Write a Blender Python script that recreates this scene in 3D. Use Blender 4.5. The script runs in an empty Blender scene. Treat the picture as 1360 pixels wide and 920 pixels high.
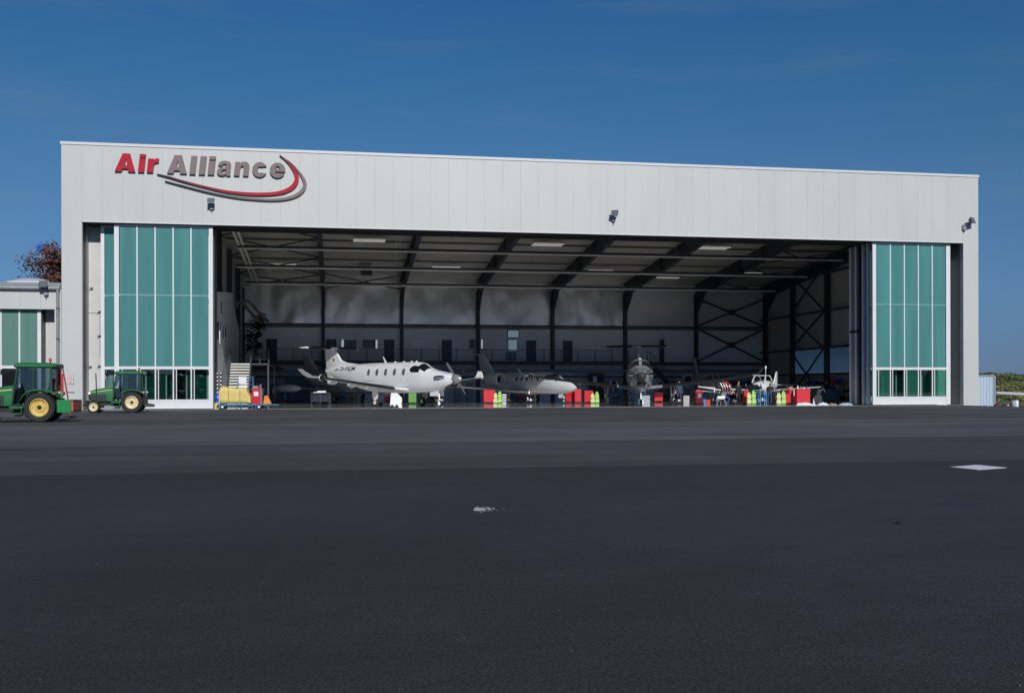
import bpy, bmesh, math, random
from mathutils import Vector, Matrix
random.seed(7)
R = math.radians
SC = bpy.context.scene
COL = SC.collection

# ------------------------------------------------------------------ camera
YAW = R(9.75); CS, SN = math.cos(YAW), math.sin(YAW)
CAMX, CAMY, CAMZ, FPX = 16.27, -63.67, 1.34, 1338.0
cam = bpy.data.cameras.new('camera'); cam_o = bpy.data.objects.new('camera', cam); COL.objects.link(cam_o)
cam.sensor_width = 36.0; cam.lens = 36.0*FPX/1360.0; cam.shift_y = 53.3/1360.0
cam.clip_start = 0.1; cam.clip_end = 6000
cam_o.matrix_world = Matrix.Translation((CAMX, CAMY, CAMZ)) @ Matrix.Rotation(-YAW, 4, 'Z') @ Matrix.Rotation(R(90), 4, 'X') @ Matrix.Rotation(R(-0.123), 4, 'Z')
SC.camera = cam_o

# ------------------------------------------------------------------ sky, sun, exposure
SUN_AZ = R(6)      # to the right of straight out of the hangar mouth
SUN_EL = R(31.2)
w = bpy.data.worlds.new('World'); SC.world = w; w.use_nodes = True
nt = w.node_tree; nt.nodes.clear()
out = nt.nodes.new('ShaderNodeOutputWorld'); bg = nt.nodes.new('ShaderNodeBackground')
sky = nt.nodes.new('ShaderNodeTexSky'); sky.sky_type = 'NISHITA'; sky.sun_disc = False
sky.sun_elevation = SUN_EL; sky.sun_rotation = R(180)-SUN_AZ
sky.altitude = 300; sky.air_density = 1.0; sky.dust_density = 0.15; sky.ozone_density = 3.0
# polariser look: deeper blue, thin cirrus wisps
gam = nt.nodes.new('ShaderNodeGamma'); gam.inputs['Gamma'].default_value = 1.0
tint = nt.nodes.new('ShaderNodeMix'); tint.data_type = 'RGBA'; tint.blend_type = 'MULTIPLY'; tint.inputs['Factor'].default_value = 1.0
tint.inputs['B'].default_value = (0.70, 0.80, 0.86, 1)
tc = nt.nodes.new('ShaderNodeTexCoord')
mp = nt.nodes.new('ShaderNodeMapping'); mp.inputs['Scale'].default_value = (2.2, 1.2, 16.0); mp.inputs['Rotation'].default_value = (R(6), R(-8), 0)
nz = nt.nodes.new('ShaderNodeTexNoise'); nz.inputs['Scale'].default_value = 1.6; nz.inputs['Detail'].default_value = 8; nz.inputs['Roughness'].default_value = 0.62
cr = nt.nodes.new('ShaderNodeValToRGB'); cr.color_ramp.elements[0].position = 0.52; cr.color_ramp.elements[1].position = 0.86
cr.color_ramp.elements[0].color = (0, 0, 0, 1); cr.color_ramp.elements[1].color = (0.24, 0.24, 0.24, 1)
cm = nt.nodes.new('ShaderNodeMix'); cm.data_type = 'RGBA'; cm.inputs['B'].default_value = (2.4, 2.7, 3.1, 1)
L = nt.links.new
L(sky.outputs[0], gam.inputs['Color']); L(gam.outputs[0], tint.inputs['A'])
L(tc.outputs['Generated'], mp.inputs['Vector']); L(mp.outputs[0], nz.inputs['Vector']); L(nz.outputs['Fac'], cr.inputs[0])
sx = nt.nodes.new('ShaderNodeSeparateXYZ'); L(tc.outputs['Generated'], sx.inputs[0])
el = nt.nodes.new('ShaderNodeValToRGB'); e_ = el.color_ramp.elements; e_[0].position = 0.0; e_[0].color = (.25, .34, .67, 1); e_[1].position = 1.0; e_[1].color = (.42, .72, .90, 1)
for p_, c_ in ((.03, (.28, .37, .68)), (.09, (.38, .50, .71)), (.17, (.44, .595, .74)), (.28, (.34, .656, .80)), (.36, (.29, .65, .86))):
    q1 = e_.new(p_); q1.color = (*c_, 1)
L(sx.outputs['Z'], el.inputs[0])
gr = nt.nodes.new('ShaderNodeMix'); gr.data_type = 'RGBA'; gr.blend_type = 'MULTIPLY'; gr.inputs['Factor'].default_value = 1.0
L(tint.outputs['Result'], gr.inputs['A']); L(el.outputs[0], gr.inputs['B'])
L(cr.outputs[0], cm.inputs['Factor']); L(gr.outputs['Result'], cm.inputs['A']); L(cm.outputs['Result'], bg.inputs['Color'])
bg.inputs['Strength'].default_value = 0.085
L(bg.outputs[0], out.inputs[0])
sl = bpy.data.lights.new('sun', 'SUN'); sl.energy = 3.7; sl.angle = R(0.5); sl.color = (1.0, 0.965, 0.915)
so = bpy.data.objects.new('sun', sl); COL.objects.link(so)
sv = Vector((math.sin(SUN_AZ)*math.cos(SUN_EL), -math.cos(SUN_AZ)*math.cos(SUN_EL), math.sin(SUN_EL)))
so.rotation_euler = sv.to_track_quat('Z', 'Y').to_euler(); so.location = (16, -40, 40)
SC.view_settings.view_transform = 'Standard'; SC.view_settings.look = 'None'
SC.view_settings.exposure = 0.0; SC.view_settings.gamma = 1.0
SC.cycles.max_bounces = 12; SC.cycles.diffuse_bounces = 8; SC.cycles.transparent_max_bounces = 16
SC.cycles.caustics_reflective = True; SC.cycles.blur_glossy = 0.3; SC.cycles.caustics_refractive = False

# ------------------------------------------------------------------ survey helpers (photo measurement -> metres)
def XP(px, Y):
    u = (px-680)/FPX; d = Y-CAMY
    return CAMX + d*(SN+u*CS)/(CS-u*SN)
def YP(px, X):
    u = (px-680)/FPX; dx = X-CAMX
    return CAMY + dx*(CS-u*SN)/(SN+u*CS)
def HOR(px): return 514.6-.00215*(px-82)
def ZP(px, py, Y):
    X = XP(px, Y); f = (X-CAMX)*SN+(Y-CAMY)*CS
    return CAMZ+(HOR(px)-py)/FPX*f
def W(px, f):
    r = (px-680)/FPX*f
    return CAMX+r*CS+f*SN, CAMY-r*SN+f*CS
def WG(px, py, z=0.0):            # ground contact
    return W(px, (CAMZ-z)*FPX/(py-HOR(px)))

# ------------------------------------------------------------------ materials
MATS = {}
def mat(name, col, rough=.5, metal=0., var=.0, vscale=3., bump=0., bscale=30., coat=0., spec=.5, stretch=(1,1,1), streak=0.):
    if name in MATS: return MATS[name]
    m = bpy.data.materials.new(name); m.use_nodes = True; n = m.node_tree; b = n.nodes['Principled BSDF']
    b.inputs['Base Color'].default_value = (*col, 1); b.inputs['Roughness'].default_value = rough
    b.inputs['Metallic'].default_value = metal; b.inputs['Specular IOR Level'].default_value = spec
    if coat: b.inputs['Coat Weight'].default_value = coat; b.inputs['Coat Roughness'].default_value = .06
    if var or bump:
        t = n.nodes.new('ShaderNodeTexCoord'); mpn = n.nodes.new('ShaderNodeMapping'); mpn.inputs['Scale'].default_value = stretch
        g = n.nodes.new('ShaderNodeNewGeometry')
        n.links.new(g.outputs['Position'], mpn.inputs['Vector'])
    if var:
        z = n.nodes.new('ShaderNodeTexNoise'); z.inputs['Scale'].default_value = vscale; z.inputs['Detail'].default_value = 6; z.inputs['Roughness'].default_value = .65
        n.links.new(mpn.outputs[0], z.inputs['Vector'])
        r = n.nodes.new('ShaderNodeValToRGB'); r.color_ramp.elements[0].position = .3; r.color_ramp.elements[1].position = .72
        r.color_ramp.elements[0].color = (*[c*(1-var) for c in col], 1); r.color_ramp.elements[1].color = (*[min(1, c*(1+var*.6)) for c in col], 1)
        n.links.new(z.outputs['Fac'], r.inputs[0]); n.links.new(r.outputs[0], b.inputs['Base Color'])
        r2 = n.nodes.new('ShaderNodeMapRange'); r2.inputs['To Min'].default_value = max(.02, rough-.08); r2.inputs['To Max'].default_value = min(1, rough+.12)
        n.links.new(z.outputs['Fac'], r2.inputs['Value']); n.links.new(r2.outputs[0], b.inputs['Roughness'])
    if bump:
        z2 = n.nodes.new('ShaderNodeTexNoise'); z2.inputs['Scale'].default_value = bscale; z2.inputs['Detail'].default_value = 1.6 if name == 'satin_liner' else 5
        n.links.new(mpn.outputs[0], z2.inputs['Vector'])
        bp = n.nodes.new('ShaderNodeBump'); bp.inputs['Strength'].default_value = bump; bp.inputs['Distance'].default_value = .02
        bp.inputs['Distance'].default_value = .55 if name == 'satin_liner' else .02; n.links.new(z2.outputs['Fac'], bp.inputs['Height']); n.links.new(bp.outputs[0], b.inputs['Normal'])
    MATS[name] = m
    return m

def glass_mat(name, tint, refl=.08, haze=.0, hazecol=(.1, .3, .3)):
    m = bpy.data.materials.new(name); m.use_nodes = True; n = m.node_tree; n.nodes.clear()
    o = n.nodes.new('ShaderNodeOutputMaterial'); tr = n.nodes.new('ShaderNodeBsdfTransparent'); tr.inputs[0].default_value = (*tint, 1)
    gl = n.nodes.new('ShaderNodeBsdfGlossy'); gl.inputs['Roughness'].default_value = .02
    fr = n.nodes.new('ShaderNodeFresnel'); fr.inputs[0].default_value = 1.5
    ad = n.nodes.new('ShaderNodeMath'); ad.operation = 'ADD'; ad.inputs[1].default_value = refl; ad.use_clamp = True
    mx = n.nodes.new('ShaderNodeMixShader'); n.links.new(fr.outputs[0], ad.inputs[0]); n.links.new(ad.outputs[0], mx.inputs[0])
    src = tr.outputs[0]
    if haze:
        df = n.nodes.new('ShaderNodeBsdfDiffuse'); df.inputs[0].default_value = (*hazecol, 1); m2 = n.nodes.new('ShaderNodeMixShader'); m2.inputs[0].default_value = haze
        n.links.new(tr.outputs[0], m2.inputs[1]); n.links.new(df.outputs[0], m2.inputs[2]); src = m2.outputs[0]
    n.links.new(src, mx.inputs[1]); n.links.new(gl.outputs[0], mx.inputs[2]); n.links.new(mx.outputs[0], o.inputs[0])
    MATS[name] = m; return m

def translucent_mat(name, col, tcol, fac, rough=.25, gloss=.5, vert=0.):
    m = bpy.data.materials.new(name); m.use_nodes = True; n = m.node_tree; b = n.nodes['Principled BSDF']; o = n.nodes['Material Output']
    b.inputs['Base Color'].default_value = (*col, 1); b.inputs['Roughness'].default_value = rough; b.inputs['Specular IOR Level'].default_value = gloss
    g = n.nodes.new('ShaderNodeNewGeometry'); mp_ = n.nodes.new('ShaderNodeMapping'); mp_.inputs['Scale'].default_value = (1.6, 1.6, .12)
    z = n.nodes.new('ShaderNodeTexNoise'); z.inputs['Scale'].default_value = 1.0; z.inputs['Detail'].default_value = 5
    r = n.nodes.new('ShaderNodeValToRGB'); r.color_ramp.elements[0].position = .3; r.color_ramp.elements[1].position = .7
    r.color_ramp.elements[0].color = (*[c*.86 for c in col], 1); r.color_ramp.elements[1].color = (*[c*1.14 for c in col], 1)
    n.links.new(g.outputs['Position'], mp_.inputs[0]); n.links.new(mp_.outputs[0], z.inputs['Vector']); n.links.new(z.outputs['Fac'], r.inputs[0]); n.links.new(r.outputs[0], b.inputs['Base Color'])
    t = n.nodes.new('ShaderNodeBsdfTranslucent'); t.inputs[0].default_value = (*tcol, 1)
    mx = n.nodes.new('ShaderNodeMixShader'); mx.inputs[0].default_value = fac
    n.links.new(b.outputs[0], mx.inputs[1]); n.links.new(t.outputs[0], mx.inputs[2]); n.links.new(mx.outputs[0], o.inputs[0])
    MATS[name] = m; return m

WHITE = mat('white_cladding', (.495, .512, .505), .42, var=.06, vscale=.35, stretch=(1, 1, .35), bump=.04, bscale=1.2)
TRIM = mat('white_trim', (.60, .61, .62), .4)
FRAME = mat('door_frame_white', (.66, .67, .69), .35, var=.05, vscale=1.5)
GREYP = mat('grey_panel', (.50, .50, .50), .5, var=.07, vscale=.8)
REVEAL = mat('dark_reveal', (.05, .06, .075), .5)
SEAM = mat('seam_dark', (.52, .53, .54), .7)
TEAL = translucent_mat('teal_glazing', (.078, .245, .243), (.10, .32, .30), .12, .22, .55)
CLEAR = glass_mat('clear_glazing', (.66, .80, .78), .07)
CLEARG = glass_mat('green_glazing', (.40, .72, .64), .07, .22, (.06, .28, .22))
STEEL = mat('painted_steel', (.05, .06, .078), .55, var=.1, vscale=2)
STEELL = mat('light_steel', (.42, .42, .40), .45, var=.1)
DECK = mat('ceiling_deck', (.50, .485, .43), .45, var=.15, vscale=.6)
LWALL = mat('lower_wall', (.80, .83, .86), .6, var=.08, vscale=.8)
DWALL = mat('side_wall', (.52, .52, .49), .6, var=.12, vscale=.8)
BLUEDOOR = mat('navy_door', (.012, .035, .07), .4)
GALV = mat('galvanised', (.30, .32, .34), .4, .4, var=.1)
DGREY = mat('dark_grey_metal', (.05, .055, .065), .45)
BLACK = mat('black_plastic', (.012, .012, .013), .5)
RUBBER = mat('tyre_rubber', (.02, .02, .021), .8, var=.2, vscale=8)
GREEN = mat('tractor_green', (.013, .145, .042), .36, coat=.3, var=.25, vscale=5)
YELLOW = mat('rim_yellow', (.62, .44, .11), .5, var=.22, vscale=7)
CREAM = mat('rim_cream', (.68, .58, .34), .4, var=.1, vscale=8)
RED = mat('tool_red', (.55, .018, .03), .38, coat=.2, var=.05, vscale=4)
REDP = mat('sign_red', (.40, .008, .028), .6, spec=.25)
TAUPE = mat('sign_taupe', (.20, .155, .158), .6, spec=.25)
SLATE = mat('sign_slate', (.05, .058, .065), .45)
SIDE = mat('sign_return', (.05, .05, .055), .5)
PWHITE = mat('aircraft_white', (.74, .75, .77), .18, coat=.5, var=.03, vscale=1)
PGREY = mat('aircraft_grey', (.24, .255, .28), .22, coat=.4)
PDARK = mat('aircraft_dark', (.05, .06, .08), .22, coat=.3)
BOOT = mat('deice_boot', (.008, .008, .009), .4)
CHROME = mat('polished_metal', (.6, .6, .6), .15, 1.)
WGLASS = mat('cockpit_glass', (.006, .008, .012), .04, coat=1.)
PANEG = mat('cabin_window', (.10, .11, .13), .08)
HIVIS = mat('hivis_yellow', (.24, .52, .05), .6, var=.25, vscale=5)
PALEY = mat('pale_yellow', (.50, .52, .18), .6, var=.2, vscale=6)
YCOVER = mat('yellow_cover', (.66, .52, .17), .65, var=.15, vscale=6, bump=.6, bscale=7)
BLUE = mat('trolley_blue', (.03, .25, .50), .4)
DBLUE = mat('drum_blue', (.01, .07, .38), .4)
CYAN = mat('ladder_blue', (.02, .10, .22), .4)
PAPER = mat('paper_white', (.75, .76, .78), .6)
ORANGE = mat('orange', (.75, .25, .03), .5)
LEAFD = mat('palm_leaf', (.012, .02, .010), .6)
SKIN = mat('skin', (.45, .26, .18), .5)
CLOTHD = mat('dark_clothing', (.015, .017, .025), .8, var=.1)
CLOTHB = mat('blue_overall', (.03, .06, .13), .8, var=.1)
HAIR = mat('hair', (.03, .02, .012), .7)
CARD = mat('cardboard', (.35, .24, .14), .7)
SILVER = mat('silver_paint', (.45, .46, .48), .3, .6)

# ------------------------------------------------------------------ mesh builder
class MB:
    def __init__(s): s.v = []; s.f = []; s.mi = []; s.cur = 0
    def add(s, vs, fs):
        b = len(s.v); s.v += [tuple(v) for v in vs]; s.f += [tuple(i+b for i in f) for f in fs]; s.mi += [s.cur]*len(fs)
        return s
    def box(s, x0, x1, y0, y1, z0, z1):
        v = [(x, y, z) for z in (z0, z1) for y in (y0, y1) for x in (x0, x1)]
        return s.add(v, [(0, 2, 3, 1), (4, 5, 7, 6), (0, 1, 5, 4), (2, 6, 7, 3), (0, 4, 6, 2), (1, 3, 7, 5)])
    def cbox(s, c, d, rz=0, rx=0, ry=0):
        M = Matrix.Translation(c) @ Matrix.Rotation(rz, 4, 'Z') @ Matrix.Rotation(ry, 4, 'Y') @ Matrix.Rotation(rx, 4, 'X')
        h = [q/2 for q in d]
        v = [M @ Vector((x, y, z)) for z in (-h[2], h[2]) for y in (-h[1], h[1]) for x in (-h[0], h[0])]
        return s.add(v, [(0, 2, 3, 1), (4, 5, 7, 6), (0, 1, 5, 4), (2, 6, 7, 3), (0, 4, 6, 2), (1, 3, 7, 5)])
    def bar(s, p, q, wd, ht, up=(0, 0, 1)):
        p = Vector(p); q = Vector(q); d = (q-p).normalized(); up = Vector(up)
        if abs(d.dot(up)) > .98: up = Vector((0, 1, 0))
        a = d.cross(up).normalized(); b = a.cross(d).normalized()
        v = [e+a*i*wd/2+b*j*ht/2 for e in (p, q) for j in (-1, 1) for i in (-1, 1)]
        return s.add(v, [(0, 1, 3, 2), (4, 6, 7, 5), (0, 4, 5, 1), (2, 3, 7, 6), (0, 2, 6, 4), (1, 5, 7, 3)])
    def tube(s, pts, r, n=8, cap=True):
        pts = [Vector(p) for p in pts]; rr = r if isinstance(r, (list, tuple)) else [r]*len(pts)
        b = len(s.v); prev = None
        for i, p in enumerate(pts):
            d = (pts[min(i+1, len(pts)-1)]-pts[max(i-1, 0)]).normalized()
            if prev is None:
                up = Vector((0, 0, 1)) if abs(d.z) < .9 else Vector((1, 0, 0)); a = d.cross(up).normalized()
            else: a = (prev-d*prev.dot(d)).normalized()
            prev = a; c = d.cross(a)
            for k in range(n):
                t = 2*math.pi*k/n; s.v.append(tuple(p+(a*math.cos(t)+c*math.sin(t))*rr[i]))
        for i in range(len(pts)-1):
            for k in range(n):
                s.f.append((b+i*n+k, b+i*n+(k+1) % n, b+(i+1)*n+(k+1) % n, b+(i+1)*n+k)); s.mi.append(s.cur)
        if cap:
            s.f.append(tuple(b+k for k in range(n))[::-1]); s.mi.append(s.cur)
            s.f.append(tuple(b+(len(pts)-1)*n+k for k in range(n))); s.mi.append(s.cur)
        return s
    def lathe(s, prof, c=(0, 0, 0), axis='Z', n=20, cap=True):
        # prof: (radius, along)
        b = len(s.v); c = Vector(c)
        for (r, h) in prof:
            for k in range(n):
                t = 2*math.pi*k/n; a, d = r*math.cos(t), r*math.sin(t)
                v = Vector((a, d, h)) if axis == 'Z' else (Vector((h, a, d)) if axis == 'X' else Vector((d, h, a)))
                s.v.append(tuple(c+v))
        for i in range(len(prof)-1):
            for k in range(n):
                s.f.append((b+i*n+k, b+i*n+(k+1) % n, b+(i+1)*n+(k+1) % n, b+(i+1)*n+k)); s.mi.append(s.cur)
        for e in (0, len(prof)-1):
            if cap and prof[e][0] > 1e-4:
                s.f.append(tuple(b+e*n+k for k in (range(n) if e else reversed(range(n))))); s.mi.append(s.cur)
        return s
    def prism(s, poly, a0, a1, axis='Y'):
        # poly 2D in the plane normal to axis
        def p3(u, v, a): return {'Y': (u, a, v), 'X': (a, u, v), 'Z': (u, v, a)}[axis]
        n = len(poly); vs = [p3(u, v, a0) for u, v in poly]+[p3(u, v, a1) for u, v in poly]
        fs = [tuple(range(n)), tuple(range(2*n-1, n-1, -1))]+[(i, (i+1) % n, n+(i+1) % n, n+i) for i in range(n)]
        return s.add(vs, fs)
    def loft(s, rings, closed=True, caps=True):
        b = len(s.v); n = len(rings[0])
        for r in rings: s.v += [tuple(p) for p in r]
        for i in range(len(rings)-1):
            for k in range(n if closed else n-1):
                s.f.append((b+i*n+k, b+i*n+(k+1) % n, b+(i+1)*n+(k+1) % n, b+(i+1)*n+k)); s.mi.append(s.cur)
        if caps and closed:
            s.f.append(tuple(b+k for k in reversed(range(n)))); s.mi.append(s.cur)
            s.f.append(tuple(b+(len(rings)-1)*n+k for k in range(n))); s.mi.append(s.cur)
        return s
    def mesh(s, name, mats, smooth=False):
        me = bpy.data.meshes.new(name); me.from_pydata(s.v, [], s.f)
        for m in (mats if isinstance(mats, (list, tuple)) else [mats]): me.materials.append(m)
        if len(me.materials) > 1: me.polygons.foreach_set('material_index', s.mi)
        bm = bmesh.new(); bm.from_mesh(me); bmesh.ops.recalc_face_normals(bm, faces=bm.faces); bm.to_mesh(me); bm.free()
        if smooth:
            me.polygons.foreach_set('use_smooth', [True]*len(me.polygons))
            try: me.set_sharp_from_angle(angle=R(38))
            except Exception: pass
        me.update(); return me
    def build(s, name, mats, parent=None, smooth=False, bevel=0, label=None, kind=None, loc=None):
        o = bpy.data.objects.new(name, s.mesh(name, mats, smooth)); COL.objects.link(o)
        if parent: o.parent = parent
        if bevel:
            md = o.modifiers.new('bevel', 'BEVEL'); md.width = bevel; md.segments = 2; md.limit_method = 'ANGLE'; md.angle_limit = R(40)
        if label: o['label'] = label
        if kind: o['kind'] = kind
        if loc: o.location = loc
        return o

def inst(name, me, parent, loc=(0, 0, 0), rot=(0, 0, 0), scale=(1, 1, 1), label=None):
    o = bpy.data.objects.new(name, me); COL.objects.link(o); o.parent = parent; o.location = loc; o.rotation_euler = rot; o.scale = scale
    if label: o['label'] = label
    return o
def thing(name, label, cat, loc=(0, 0, 0), rz=0, group=None):
    o = bpy.data.objects.new(name, None); o.empty_display_size = .3; COL.objects.link(o); o.location = loc; o.rotation_euler = (0, 0, rz)
    o['label'] = label; o['category'] = cat
    if group: o['group'] = group
    return o
def tag(o, label, cat, group=None, kind=None):
    o['label'] = label; o['category'] = cat
    if group: o['group'] = group
    if kind: o['kind'] = kind
    return o
def clone(root, loc, rz, label, group=None, scale=None):
    r = root.copy(); COL.objects.link(r); r.location = loc; r.rotation_euler = (0, 0, rz); r['label'] = label
    if group: r['group'] = group
    if scale: r.scale = scale
    for ch in list(root.children):
        c = ch.copy(); COL.objects.link(c); c.parent = r
        for g in list(ch.children):
            d = g.copy(); COL.objects.link(d); d.parent = c
    return r
def text_mesh(txt, offset=.0, shear=.0, extrude=.05):
    cu = bpy.data.curves.new('t', 'FONT'); cu.body = txt; cu.offset = offset; cu.shear = shear; cu.extrude = extrude; cu.resolution_u = 6
    o = bpy.data.objects.new('t', cu); COL.objects.link(o)
    dg = bpy.context.evaluated_depsgraph_get(); dg.update()
    me = bpy.data.meshes.new_from_object(o.evaluated_get(dg)); bpy.data.objects.remove(o); bpy.data.curves.remove(cu)
    return me
def fit(me, x0, x1, z0, z1, y0=0, th=.1):       # letter mesh (xy plane) -> upright facing -Y, inside a box
    xs = [v.co.x for v in me.vertices]; ys = [v.co.y for v in me.vertices]; zs = [v.co.z for v in me.vertices]
    ax, bx, ay, by, az, bz = min(xs), max(xs), min(ys), max(ys), min(zs), max(zs)
    for v in me.vertices:
        u = (v.co.x-ax)/(bx-ax); t = (v.co.y-ay)/(by-ay); q = (v.co.z-az)/(bz-az) if bz > az else 0
        v.co = (x0+(x1-x0)*u, y0-th*q, z0+(z1-z0)*t)
    me.update(); return me


# ------------------------------------------------------------------ ground
def sm(t): t = max(0, min(1, t)); return t*t*(3-2*t)
def gz(x, y):   # the apron falls away past the right-hand corner of the hangar
    return -.012 - .30*sm((x-59.1)/1.3)*sm((y+14)/13)
def sheet(name, xs, ys, zf, m, lift=0):
    b = MB(); nx, ny = len(xs), len(ys)
    b.v = [(x, y, zf(x, y)+lift) for y in ys for x in xs]
    b.f = [(j*nx+i, j*nx+i+1, (j+1)*nx+i+1, (j+1)*nx+i) for j in range(ny-1) for i in range(nx-1)]; b.mi = [0]*len(b.f)
    return b.build(name, m, smooth=True, kind='structure')
def asphalt(name, col, var, streak, rough=.85, grit=.25):
    m = bpy.data.materials.new(name); m.use_nodes = True; n = m.node_tree; b = n.nodes['Principled BSDF']
    g = n.nodes.new('ShaderNodeNewGeometry'); l = n.links.new
    def noise(scale, st=(1, 1, 1), det=6, ro=.6):
        q = n.nodes.new('ShaderNodeMapping'); q.inputs['Scale'].default_value = st; l(g.outputs['Position'], q.inputs[0])
        z = n.nodes.new('ShaderNodeTexNoise'); z.inputs['Scale'].default_value = scale; z.inputs['Detail'].default_value = det; z.inputs['Roughness'].default_value = ro
        l(q.outputs[0], z.inputs['Vector']); return z.outputs['Fac']
    def mr(f, a, c, lo=.36, hi=.64):
        r = n.nodes.new('ShaderNodeMapRange'); r.inputs['From Min'].default_value = lo; r.inputs['From Max'].default_value = hi
        r.inputs['To Min'].default_value = a; r.inputs['To Max'].default_value = c; l(f, r.inputs['Value']); return r.outputs[0]
    def mul(a, c):
        q = n.nodes.new('ShaderNodeMath'); q.operation = 'MULTIPLY'; l(a, q.inputs[0]); l(c, q.inputs[1]); return q.outputs[0]
    f = mul(mr(noise(.16, (1, 1, 1)), 1-var*1.5, 1+var*1.5), mr(noise(.55, (.12, 1.4, 1)), 1-streak, 1+streak))
    f = mul(f, mr(noise(1.7, (.5, 1, 1), 8, .7), 1-var*.9, 1+var*.8))
    f = mul(f, mr(noise(60, (1, 1, 1), 3, .7), 1-grit*1.5, 1+grit*1.5))
    f = mul(f, mr(noise(9, (.6, 1, 1), 5, .75), 1-var*.7, 1+var*.7))
    f = mul(f, mr(noise(.9, (.35, 1.2, 1), 3, .5), .72, 1.0, .24, .30))     # sparse oily stains
    vo = n.nodes.new('ShaderNodeTexVoronoi'); vo.inputs['Scale'].default_value = 1.6; l(g.outputs['Position'], vo.inputs['Vector'])
    f = mul(f, mr(vo.outputs['Distance'], 1.5, 1.0, .012, .03))                       # pale specks
    c = n.nodes.new('ShaderNodeMix'); c.data_type = 'RGBA'; c.blend_type = 'MULTIPLY'; c.inputs['Factor'].default_value = 1; c.inputs['A'].default_value = (*col, 1)
    l(f, c.inputs['B']); l(c.outputs['Result'], b.inputs['Base Color'])
    b.inputs['Roughness'].default_value = rough; b.inputs['Specular IOR Level'].default_value = .35
    bp = n.nodes.new('ShaderNodeBump'); bp.inputs['Strength'].default_value = .5; bp.inputs['Distance'].default_value = .01
    l(noise(90, (1, 1, 1), 3, .7), bp.inputs['Height']); l(bp.outputs[0], b.inputs['Normal'])
    return m
A_DARK = asphalt('asphalt_fresh', (.0235, .025, .029), .13, .05, grit=.45)
A_MID = asphalt('asphalt_middle', (.046, .048, .052), .12, .20, grit=.45)
A_OLD = asphalt('asphalt_worn', (.074, .076, .082), .12, .22, grit=.45)
A_NEAR = asphalt('asphalt_by_hangar', (.055, .056, .060), .16, .22, grit=.45)
GRASSM = mat('grass_ground', (.11, .12, .035), .95, var=.45, vscale=.35, bump=.6, bscale=4)

def terr(x, y):
    d = (x-CAMX)*SN+(y-CAMY)*CS
    n = math.sin(x*.11+1)*.35+math.sin(x*.05+y*.07)*.5+math.sin(x*.23+y*.13)*.18
    return -.40 + 3.15*sm((d-102)/62)*(1 if y > -20 else 0) + n*.16*sm((d-105)/40) - .03*max(0, d-190)**.8
xs = [-2500, -900, -400, -200, -120] + [i for i in range(-80, 260, 6)] + [300, 380, 500, 900, 2600]
ys = [-2500, -800, -300, -150, -80, -30] + [i for i in range(-10, 170, 6)] + [200, 260, 400, 900, 3000]
sheet('grass_field', xs, ys, terr, GRASSM)
gx = [-400, -60, 0, 30, 50, 56, 58, 59, 59.3, 59.6, 59.9, 60.2, 60.5, 61, 63, 70, 92]
sheet('apron_by_hangar', gx, [-26.6, -20, -14, -10, -7, -4, -2, 0, .4, 3], gz, A_NEAR, -.004)
sheet('taxi_lane_asphalt', gx, [-39.2, -33, -26.6], lambda x, y: -.016, A_OLD)
sheet('asphalt_band', gx, [-47.2, -43, -39.2], lambda x, y: -.018, A_MID)
sheet('fresh_asphalt_apron', gx, [-160, -100, -60, -47.0], lambda x, y: -.014, A_DARK)
LINE = mat('faded_line_paint', (.17, .165, .12), .8, var=.35, vscale=2.5)
b = MB(); b.box(-300, 92, -26.72, -26.54, -.014, -.0115); b.build('painted_apron_line', LINE, kind='structure')
LINE2 = mat('tar_joint', (.03, .03, .034), .7, var=.3, vscale=2)
b = MB(); b.box(-300, 92, -47.05, -46.96, -.0135, -.0105); b.box(-300, 92, -39.24, -39.17, -.0155, -.0125); b.build('asphalt_joint', LINE2, kind='structure')
# white diamond on the dark apron
MARK = mat('white_marking', (.62, .63, .66), .7, var=.08, vscale=12)
dx, dy = WG(1299, 619.4); b = MB()
cr_, cf_ = .47, .50
pts = []
for (a, c) in ((-1, .15), (-.05, 1), (1, -.2), (.0, -1)):
    vy = c*cf_; vx = a*cr_+.463*vy; pts.append((dx+vx*CS+vy*SN, dy-vx*SN+vy*CS))
b.prism(pts, -.013, -.008, 'Z'); b.build('white_diamond_marking', MARK, kind='structure')
# splash of white paint
b = MB(); sx_, sy_ = WG(644, 674.3)
rnd = random.Random(3)
for k in range(190):
    t = rnd.random(); along = (-.12+abs(rnd.gauss(0, .5))*.20) if k < 190 else rnd.uniform(0, .26)
    sp = .22*max(.12, 1-abs(along)/.30)
    u, v = along, rnd.gauss(0, sp*.5)+(0 if k < 190 else -.05); rr = rnd.uniform(.002, .0085)*(1.3 if k < 190 else .5)
    n = rnd.randint(4, 6); a0 = rnd.random()*6
    px_, py_ = sx_+u*CS+v*SN, sy_-u*SN+v*CS
    b.prism([(px_+rr*rnd.uniform(.6, 1.6)*math.cos(a0+6.283*i/n), py_+rr*rnd.uniform(.6, 1.3)*math.sin(a0+6.283*i/n)) for i in range(n)], -.0135, -.0115+rnd.random()*.0005, 'Z')
b.build('paint_splash', mat('splash_white', (.40, .43, .47), .6), kind='structure')
STAIN = mat('oil_stain', (.012, .012, .014), .55, var=.3, vscale=9)
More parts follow.
